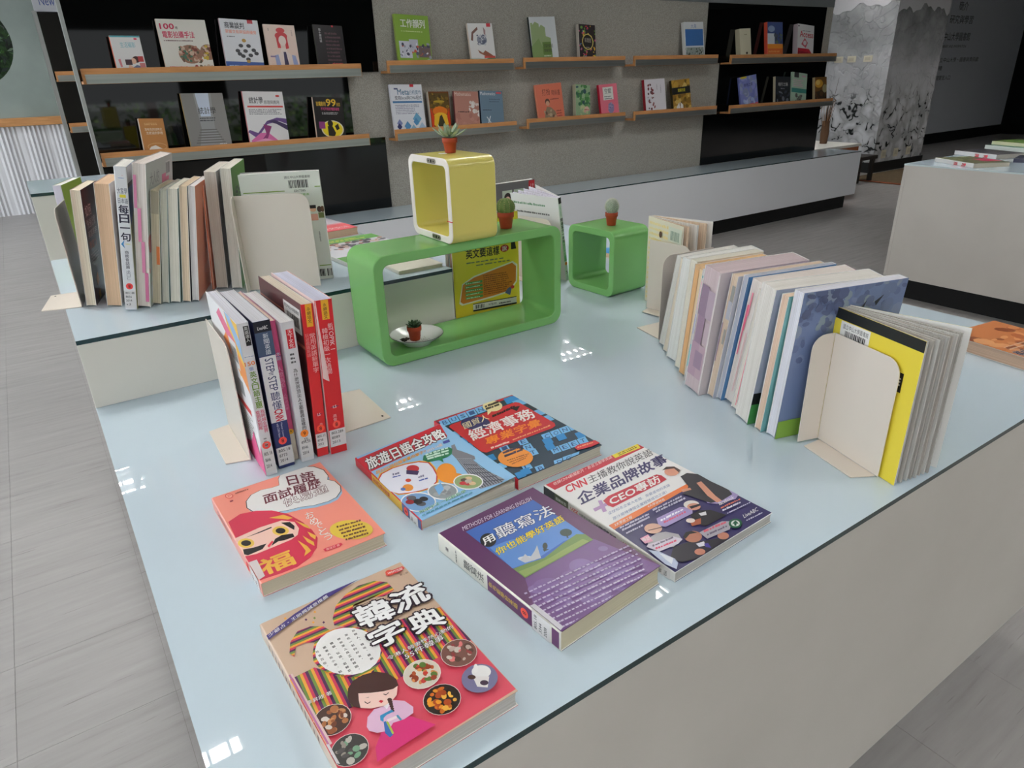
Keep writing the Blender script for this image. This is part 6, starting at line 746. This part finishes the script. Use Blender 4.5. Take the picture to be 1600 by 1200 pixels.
# ---- stacks on the right-hand table
ZR = 0.7422
def flatR(label, x, y, a, W, H, T, fr, z=0, **kw): return flat(label, W, H, T, x, y, a, ZR+z, front=fr, group='books lying on the right-hand table', **kw)
flatR('olive and pink book with a white spine, nearest the left corner of the right-hand table', 3.985, 1.69, -28, 0.20, 0.29, 0.022, (110,116,84), spine=(234,232,230), pages=(214,206,190), art=[('S',0,0,100,100,40,((70,84,56),(130,120,90),(150,150,110)),9),('P',[(55,25),(100,20),(100,60),(60,60)],(214,70,110))], sart=[('B',5,20,95,60,2,(200,40,60),6)], sticker=(60,(250,90,110),''))
flatR('dark grey book with a white spine behind the olive one on the right-hand table', 4.42, 1.77, -20, 0.20, 0.28, 0.024, (86,84,90), spine=(232,232,234), pages=(206,200,190), art=[('S',0,0,100,100,30,((60,60,66),(110,104,110),(40,40,46)),10)], sart=[('B',5,20,95,60,2,(200,40,60),6)], sticker=(60,(250,90,110),''))
flatR('mint green book at the back of the right-hand table', 4.78, 1.75, -20, 0.21, 0.30, 0.028, (150,190,176), spine=(220,226,220), pages=(206,210,196), art=[('R',0,0,100,50,(130,176,164))])
flatR('green and yellow book on top at the back of the right-hand table', 4.83, 1.74, -16, 0.20, 0.28, 0.020, (130,164,80), 0.0295, spine=(226,224,190), pages=(230,220,170), art=[('S',0,0,100,100,30,((90,140,70),(170,180,90),(70,110,60)),9)])
flatR('dark blue book lying in front at the right-hand table', 4.40, 1.40, 14, 0.19, 0.26, 0.02, (36,40,66), spine=(60,60,80), art=[('R',10,10,90,40,(226,226,232)),('P',[(40,40),(90,20),(90,70)],(190,60,70))])
flatR('thick pale book at the front edge of the right-hand table', 4.02, 1.00, 0, 0.20, 0.27, 0.03, (196,160,170), spine=(226,214,196), pages=(228,216,196), art=[('S',0,0,100,100,20,((200,110,120),(220,206,200)),9)])
# ---- face-out books on the ledges
G5 = 'face-out books on the wall ledges'
def face(label, x, w, ztop, roll, up, col, spine=None, art=(), T=0.016, pages=(226,220,206), side=None, **kw):
    zb = (R1 if up else R2)+0.0135+(0.004 if up else 0.005); a = math.radians(9.0); rl = math.radians(-roll*0.7); H = (ztop-zb)/math.cos(a)
    X = Vector((math.cos(rl), 0, math.sin(rl))); Y0 = Vector((0,0,1))-X*X.z; Y0.normalize(); nrm = Vector((0,-1,0)); Y = Y0*math.cos(a)-nrm*math.sin(a); Z = X.cross(Y)
    org = Vector((x-math.tan(math.radians(roll*0.7))*0.0, 3.979, zb+0.001))-Z*T*0+Vector((0,0,max(0,-X.z*w)))
    org = org-Z*T if False else org+Vector((0, T, 0)); org.z += 0.0006
    return book(label, w, H, T, org, X, Y, Z, front=col, spine=spine or col, back=col, pages=pages, art=list(art), group=G5, seed=int(x*100), **kw)
SKN = (232,190,166)
face('small white photography book with a camera-holding woman, upper left ledge', 0.484, 0.129, 1.459, 0.6, 1, (230,228,228), (236,110,80), [('R',0,96,100,100,(90,170,180)),('T','生活攝影',30,70,80,84,(130,190,200),1),('E',84,92,6,3,(230,60,100)),('E',72,40,13,11,(70,40,40)),('E',62,36,9,10,SKN),('P',[(52,0),(48,16),(70,26),(92,20),(96,0)],(110,120,150)),('P',[(36,8),(44,28),(56,22),(60,0)],SKN),('R',34,26,56,40,(70,50,60)),('P',[(12,40),(20,42),(22,22),(16,20)],(214,130,140)),('R',78,34,96,48,(190,70,70)),('R',80,18,98,31,(206,130,130)),('R',80,4,98,14,(70,110,180))])
face('large cream film-shooting book titled with a pink 100', 0.698, 0.225, 1.530, 1, 1, (230,226,218), (236,214,200), [('T','100',6,82,34,92,(206,50,90),2),('T','種',36,82,41,87,(90,60,60),1),('T','電影拍攝手法',8,66,72,78,(206,50,90),1.6),('B',8,60,72,64,1,(120,90,90),16),('E',56,36,24,19,(150,110,90)),('S',36,22,76,50,60,((120,60,50),(206,180,160),(90,80,60),(180,130,110),(70,110,90)),4),('E',94,40,17,16,(150,110,90)),('S',82,28,100,52,30,((120,60,50),(206,180,160),(90,80,60),(200,170,60)),4),('S',44,0,100,14,30,((150,60,60),(206,180,160),(110,90,70)),4),('B',8,10,48,15,2,(220,110,120),10)])
face('white and blue negotiation book with a chrome molecule picture', 0.982, 0.190, 1.531, 3.8, 1, (234,234,240), (206,180,190), [('R',0,0,100,19,(70,100,170)),('B',8,4,90,15,2,(190,206,230),10),('T','商業談判',12,82,62,94,(70,70,80),1.4),('T','掌握交易與協商優勢',12,73,92,80,(240,130,90),1),('R',72,93,86,100,(190,40,60)),('B',14,66,40,69,1,(110,110,120),4)]+[('E',x,y,6,4.6,(60,60,66)) for x,y in ((46,50),(66,50),(36,40),(56,40),(78,42),(48,30),(68,32),(60,24),(84,36),(40,34))]+[('E',56,60,5.6,4.4,(190,150,80)),('E',60,20,5,4,(190,150,80))])
face('pink book with a drawn red-haired figure in a tie', 1.200, 0.162, 1.510, 2.7, 1, (240,214,202), None, [('E',52,88,14,8,(206,60,66)),('E',52,76,20,12,(206,60,66)),('P',[(34,80),(36,50),(46,50),(46,70)],(206,60,66)),('P',[(70,80),(72,50),(62,48),(62,70)],(206,60,66)),('E',54,66,12,15,(246,226,218)),('P',[(46,50),(62,50),(66,40),(42,40)],(246,226,218)),('P',[(34,0),(36,36),(48,44),(60,44),(76,36),(80,0)],(240,222,216)),('P',[(24,0),(22,34),(34,36),(40,0)],(160,170,214)),('P',[(78,36),(90,34),(98,4),(86,0),(80,0)],(160,170,214)),('P',[(52,42),(60,42),(64,14),(56,8),(50,14)],(60,50,86)),('V','未來的事',88,90,7,(150,110,110),0.3),('V','青春',14,92,6,(120,90,90),0.3),('R',8,30,26,33,(150,130,170))])
face('black book with white vertical title on the upper left ledge', 1.463, 0.163, 1.510, 3.4, 1, (30,26,30), (70,66,60), [('V','第十層地獄',20,92,13,(190,186,190),1),('B',36,12,92,88,9,(90,60,70),8),('B',50,4,90,20,2,(206,70,80),8),('R',62,96,68,100,(206,60,70))])
face('small brown notebook-style book with white lettering', 0.518, 0.112, 1.090, 4.1, 0, (186,128,72), (226,206,190), [('T','沒有你的好時光',18,66,88,74,(236,224,206),1),('T','怎麼過的夢裡',22,56,88,64,(236,224,206),1),('B',20,82,84,90,2,(220,180,130),6),('E',56,22,40,16,(206,160,110)),('E',56,22,36,13,(186,128,72)),('P',[(10,4),(30,22),(50,26),(94,8),(94,4)],(236,228,220))], T=0.03, pages=(230,220,210))
face('grey statistics book with a staircase photo', 0.737, 0.203, 1.198, 1.9, 0, (156,156,158), (196,160,90), [('P',[(0,0),(0,100),(30,100),(34,40),(20,0)],(134,132,130)),('P',[(100,0),(100,100),(72,100),(66,40),(86,0)],(142,140,138)),('P',[(34,100),(66,100),(62,60),(38,60)],(206,216,234))]+[('R',30-i*3,6+i*0.5+(6-i)*5,70+i*3,8+i*0.5+(6-i)*5,(110,108,106)) for i in range(6)]+[('T','統計學',34,64,76,76,(40,40,44),1.2),('B',34,52,80,60,2,(70,70,76),9),('B',70,8,94,14,2,(226,226,226),4)])
face('white statistics book with a purple swirl', 1.032, 0.212, 1.193, 3.8, 0, (238,236,238), (226,140,150), [('T','統計學',14,78,48,90,(70,66,74),1.4),('T','原理與應用',50,77,88,84,(90,84,90),1),('R',8,71,96,74,(220,70,66)),('E',86,92,5,2.4,(220,70,66)),('B',10,58,92,69,4,(140,136,144),14),('P',[(0,26),(20,14),(50,40),(80,46),(100,40),(100,50),(76,52),(50,46),(24,24),(4,30)],(110,80,140)),('P',[(4,10),(30,24),(50,24),(74,8),(100,6),(100,0),(10,0)],(226,120,180)),('P',[(40,40),(60,36),(46,14),(30,10),(44,22)],(150,60,120)),('P',[(50,46),(74,40),(100,28),(100,38),(70,48)],(70,56,96)),('P',[(2,6),(40,14),(100,2),(100,0),(0,0)],(240,170,206))])
face('small black and yellow cinema book on the lower left ledge', 1.400, 0.172, 1.150, 5.5, 0, (26,24,24), (236,206,190), [('T','99',44,80,76,96,(236,190,60),2),('T','拍電影的',10,80,42,90,(236,190,60),1.4),('T','招',78,80,90,88,(236,190,60),1),('T','不可不知的電影祕密',24,70,86,77,(214,80,140),1.4),('B',26,61,84,67,2,(190,190,190),9),('E',56,27,38,27,(236,226,190)),('E',56,27,34,24,(244,220,40)),('E',50,40,9,10,(36,30,20)),('P',[(40,34),(56,34),(66,18),(60,10),(40,12)],(36,30,20)),('P',[(64,34),(76,40),(80,28),(70,24)],(36,30,20)),('R',12,28,32,44,(150,60,130))])
face('green practical-work book with two photos on the upper ledge', 1.945, 0.218, 1.566, 3.3, 1, (132,168,60), (150,176,70), [('T','工作韻列',16,76,88,92,(236,240,226),2,((70,90,40),1)),('B',16,68,84,72,1,(200,214,150),10),('R',6,18,42,50,(206,206,220)),('R',36,30,62,54,(190,190,206)),('R',62,20,98,42,(110,90,90)),('S',8,20,96,48,40,((226,226,236),(90,90,120),(200,90,70),(150,150,170),(60,60,80)),4),('P',[(46,0),(60,0),(96,16),(90,18)],(170,206,170)),('B',24,2,96,10,2,(190,206,150),10)], T=0.022)
face('white book with hands round a globe', 2.437, 0.180, 1.532, -0.9, 1, (236,234,234), (226,210,196), [('E',52,62,20,15,(140,144,160)),('S',34,50,70,74,30,((206,206,214),(90,96,120)),5),('P',[(8,62),(16,60),(20,76),(40,86),(38,92),(14,80)],(120,80,70)),('P',[(62,92),(70,84),(68,72),(62,76)],(170,140,140)),('P',[(30,40),(36,32),(62,24),(88,20),(90,26),(60,38),(50,32)],(150,90,70)),('R',54,20,98,25,(214,80,70)),('R',0,0,100,20,(90,140,110)),('B',16,8,92,15,1,(214,230,220),9),('R',76,92,92,100,(206,50,66)),('P',[(0,20),(40,14),(70,20)],(226,236,230))])
face('white book with a pale green city skyline', 2.905, 0.211, 1.573, -2.5, 1, (222,226,230), (40,50,48), [('P',[(0,0),(4,88),(12,88),(12,84),(22,90),(36,86),(36,78),(44,84),(58,78),(58,60),(76,56),(76,0)],(150,170,120)),('P',[(0,0),(0,40),(30,56),(40,40),(60,30),(76,30),(76,0)],(130,156,96)),('R',42,22,74,48,(100,130,60)),('T','企業社會責任',46,36,82,44,(60,60,50),1),('T','策略管理',46,27,76,34,(60,60,50),1),('B',44,18,74,23,1,(226,236,210),8),('B',36,4,72,10,2,(220,230,210),6)])
face('dark book with a coloured dot pattern and a round black title', 3.290, 0.146, 1.529, 4, 1, (44,34,38), (206,196,186), [('S',2,4,98,98,60,((206,60,60),(226,170,60),(110,160,70),(90,130,160),(200,90,130),(226,200,80)),6),('E',52,56,34,34,(214,196,110)),('E',52,56,29,30,(30,26,28)),('T','料理書',34,54,72,66,(180,170,160),1),('B',36,40,70,46,1,(150,140,130),5)], T=0.03, pages=(206,196,186))
face('blue beach-scene book standing alone on the upper ledge', 4.320, 0.208, 1.559, -1.4, 1, (224,226,230), (230,230,230), [('R',4,38,96,82,(60,110,176)),('R',4,4,96,38,(150,160,156)),('S',4,4,96,36,40,((190,196,190),(90,100,90),(60,66,60)),4),('R',4,36,96,40,(214,222,230)),('T','大海',34,84,62,95,(130,150,190),0.6)], T=0.03)
face('plain cream book on the upper right ledge', 4.948, 0.132, 1.516, -2.7, 1, (220,214,188), (206,198,170), [('E',60,22,9,7,(60,50,40)),('B',42,80,66,86,1,(160,150,120),3)], T=0.045, pages=(206,194,168))
face('orange and blue book with sky pictures on the upper right ledge', 5.286, 0.199, 1.570, 0.3, 1, (226,112,50), (226,90,70), [('R',0,42,100,100,(60,80,140)),('R',0,42,46,70,(214,220,230)),('E',26,82,22,12,(150,170,206)),('S',48,44,98,70,26,((70,80,100),(90,110,90),(50,60,80)),6),('R',0,30,100,42,(240,150,50)),('B',6,4,92,28,3,(240,160,90),8)], T=0.035)
face('white and red database guide on the upper right ledge', 5.670, 0.232, 1.545, 5.9, 1, (232,230,232), (206,190,196), [('T','Access',14,62,96,80,(190,36,60),1.6),('B',30,80,92,84,1,(120,110,120),9),('P',[(24,40),(44,60),(64,46),(52,30)],(206,90,110)),('E',46,45,10,8,(232,230,232)),('P',[(4,0),(4,28),(72,28),(92,14),(96,0)],(190,30,50)),('B',10,8,80,22,2,(150,20,40),6),('E',6,94,4,3,(40,40,60))], T=0.045)
face('white meta-analysis book with blue diamonds on the lower ledge', 1.880, 0.210, 1.203, 2.4, 0, (232,234,242), (226,226,236), [('T','Meta',22,80,58,91,(90,130,160),1.4),('T','分析實作',58,80,96,89,(90,130,160),0.8),('T','使用Excel與CMA程式',12,70,96,78,(60,60,90),1),('R',4,63.5,96,67.5,(80,130,180)),('B',10,42,90,62,6,(160,160,180),14),('R',62,95,74,100,(206,50,66)),('R',12,90,24,93,(80,90,130))]+[('P',[(x-s,y),(x,y+s*0.9),(x+s,y),(x,y-s*0.9)],c) for x,y,s,c in ((18,24,9,(130,140,190)),(16,17,8,(50,54,110)),(74,32,14,(110,170,206)),(70,26,9,(80,140,190)),(42,18,11,(90,150,200)),(60,12,10,(140,186,214)),(88,14,12,(170,200,226)),(36,6,9,(60,90,150)),(84,4,10,(80,140,190)))], T=0.02)
face('dark gold and flame-coloured book on the lower ledge', 2.126, 0.142, 1.156, 2.8, 0, (110,60,20), (216,206,190), [('R',4,4,96,96,(150,80,24)),('R',4,60,96,96,(90,70,24)),('S',6,60,94,94,30,((120,90,30),(70,50,16),(150,120,40)),7),('E',50,52,36,20,(230,120,30)),('E',50,30,42,32,(240,190,50)),('P',[(10,2),(20,40),(4,60),(4,2)],(214,60,20)),('P',[(90,2),(82,40),(96,60),(96,2)],(214,60,20)),('P',[(28,2),(36,22),(46,40),(56,44),(66,28),(76,2)],(50,44,16)),('E',50,76,26,5,(190,160,50))], T=0.028, pages=(216,206,190))
face('dusty pink mathematics book with a white splash', 2.298, 0.177, 1.150, 5, 0, (186,132,118), (130,60,60), [('T','Mathematics',4,88,70,97,(226,206,196),0.8),('S',60,40,100,72,14,((226,216,210),(236,230,226)),7),('B',12,46,66,52,1,(80,56,50),8),('S',0,0,100,40,20,((176,120,108),(194,142,128)),10)])
face('slate blue mathematics book with white sticks', 2.486, 0.175, 1.147, 4.5, 0, (110,134,154), (40,44,60), [('T','Mathematics',4,88,68,97,(226,226,230),0.8),('B',40,70,90,82,2,(90,110,130),7),('B',10,48,60,53,1,(50,60,80),7),('P',[(22,4),(40,34),(43,33),(27,3)],(226,232,236)),('P',[(44,10),(24,30),(26,32),(47,12)],(226,232,236)),('P',[(30,22),(34,0),(37,0),(33,23)],(206,216,226)),('R',72,92,94,97,(206,80,90))])
face('salmon-orange book with a sketched seated woman', 2.946, 0.221, 1.174, -3.7, 0, (224,124,98), (230,140,110), [('T','打扮',24,72,54,88,(120,50,40),1),('T','時尚書',60,70,92,84,(130,60,50),0.6),('B',52,60,92,66,1,(150,70,60),6),('E',40,56,9,9,(90,60,50)),('E',40,52,7,7,(220,170,140)),('P',[(22,2),(26,30),(36,44),(50,42),(66,30),(74,4)],(150,130,106)),('S',26,4,70,34,20,((190,170,140),(110,90,76),(206,150,120)),5),('B',70,10,94,36,4,(170,80,66),4)])
face('green watercolour book on the lower ledge', 3.258, 0.132, 1.155, 8, 0, (150,178,140), (190,186,160), [('S',10,40,100,98,30,((70,130,70),(60,110,80),(50,80,90),(110,160,100)),14),('S',10,0,100,40,24,((190,200,150),(150,180,150),(226,170,160)),12),('E',76,34,16,12,(226,190,180)),('B',60,30,92,38,1,(190,110,100),3)], T=0.035, pages=(196,188,164))
face('pink book with a white panel and a grey-blue leaf', 3.499, 0.169, 1.157, -3.3, 0, (232,120,140), (206,30,60), [('R',20,56,76,92,(232,232,226)),('T','空姐',30,74,66,88,(60,60,70),1),('B',26,58,72,70,2,(110,110,120),6),('P',[(54,12),(40,26),(44,44),(58,48),(74,40),(72,24)],(140,130,170)),('S',46,18,70,46,12,((170,160,190),(110,110,160)),4)], T=0.022)
face('white book with brushed ink lettering and a red spine', 3.936, 0.212, 1.178, -1.7, 0, (232,228,236), (160,24,44), [('S',14,20,48,86,26,((120,60,66),(90,60,66),(150,90,96)),5),('V','紅樓夢曲',60,86,9,(150,140,150),0.3),('V','人文叢書精選系列',78,84,7,(110,106,116),0.6)], T=0.026)
face('gold and black book with a white butterfly', 4.228, 0.196, 1.165, -4.7, 0, (170,130,50), (60,50,20), [('S',0,0,100,100,40,((190,150,60),(140,104,40),(210,180,100),(110,84,30)),14),('R',0,58,100,78,(24,22,20)),('T','關鍵改變',32,64,72,74,(226,214,60),1),('P',[(18,22),(34,34),(38,10),(28,2),(16,6)],(236,236,236)),('P',[(40,34),(54,26),(54,10),(44,2),(40,12)],(236,236,236)),('R',0,0,40,8,(40,34,24))], T=0.024)
face('periwinkle blue book with a pink foot on the lower right ledge', 5.014, 0.219, 1.167, -8.2, 0, (130,140,206), (110,120,190), [('S',0,14,100,100,40,((120,130,200),(150,156,216),(140,150,190),(160,170,206)),12),('R',0,0,100,13,(226,110,130)),('E',26,97,20,4,(226,206,60)),('T','紫色之夏',26,68,76,78,(50,46,110),1.2),('S',20,14,80,34,14,((170,190,230),(190,200,236)),8)])
face('black-covered book with white title on the lower right ledge', 5.455, 0.205, 1.156, 2.8, 0, (26,30,38), (206,196,170), [('T','暗行之路',20,68,84,80,(206,206,206),1.4),('B',36,58,70,64,1,(150,150,160),5),('S',10,6,96,50,24,((60,66,80),(120,126,136),(40,46,60),(14,16,20)),9)], T=0.024, pages=(196,186,160))
face('mint green book with a teal band and a sketched figure', 5.668, 0.218, 1.175, 8.3, 0, (180,206,186), None, [('R',0,36,100,50,(60,140,130)),('R',14,84,44,100,(40,40,44)),('B',10,56,80,80,4,(226,190,206),5),('S',32,6,70,34,16,((90,90,86),(120,120,110)),7),('R',64,88,90,92,(220,160,190))])
face('dark gold sunset book at the right end of the lower ledge', 6.023, 0.176, 1.141, -0.6, 0, (60,40,24), (196,180,140), [('R',0,46,100,100,(120,80,30)),('E',34,76,34,20,(220,160,50)),('E',26,80,18,12,(240,210,120)),('S',0,0,100,46,30,((50,36,24),(90,60,30),(36,26,18)),12),('E',84,56,20,20,(170,160,120))], T=0.026, pages=(200,180,140))
b = MB(); b.box((0,0,0), (0.12,0.012,0.27)); o = tag(b.obj('booklet', mat('pale_booklet', (196,186,150), 0.6)), 'thin pale booklet seen edge-on on the far black unit', 'book'); o.matrix_world = frame((0.60,7.02,1.322), (0.35,0.9,0), (0,0,1), (0.9,-0.35,0)) @ Matrix.Rotation(PI/2, 4, 'X').inverted() @ Matrix.Identity(4); o.rotation_euler = (0,0,0.0); o.location = (0.545, 7.022, 1.316)
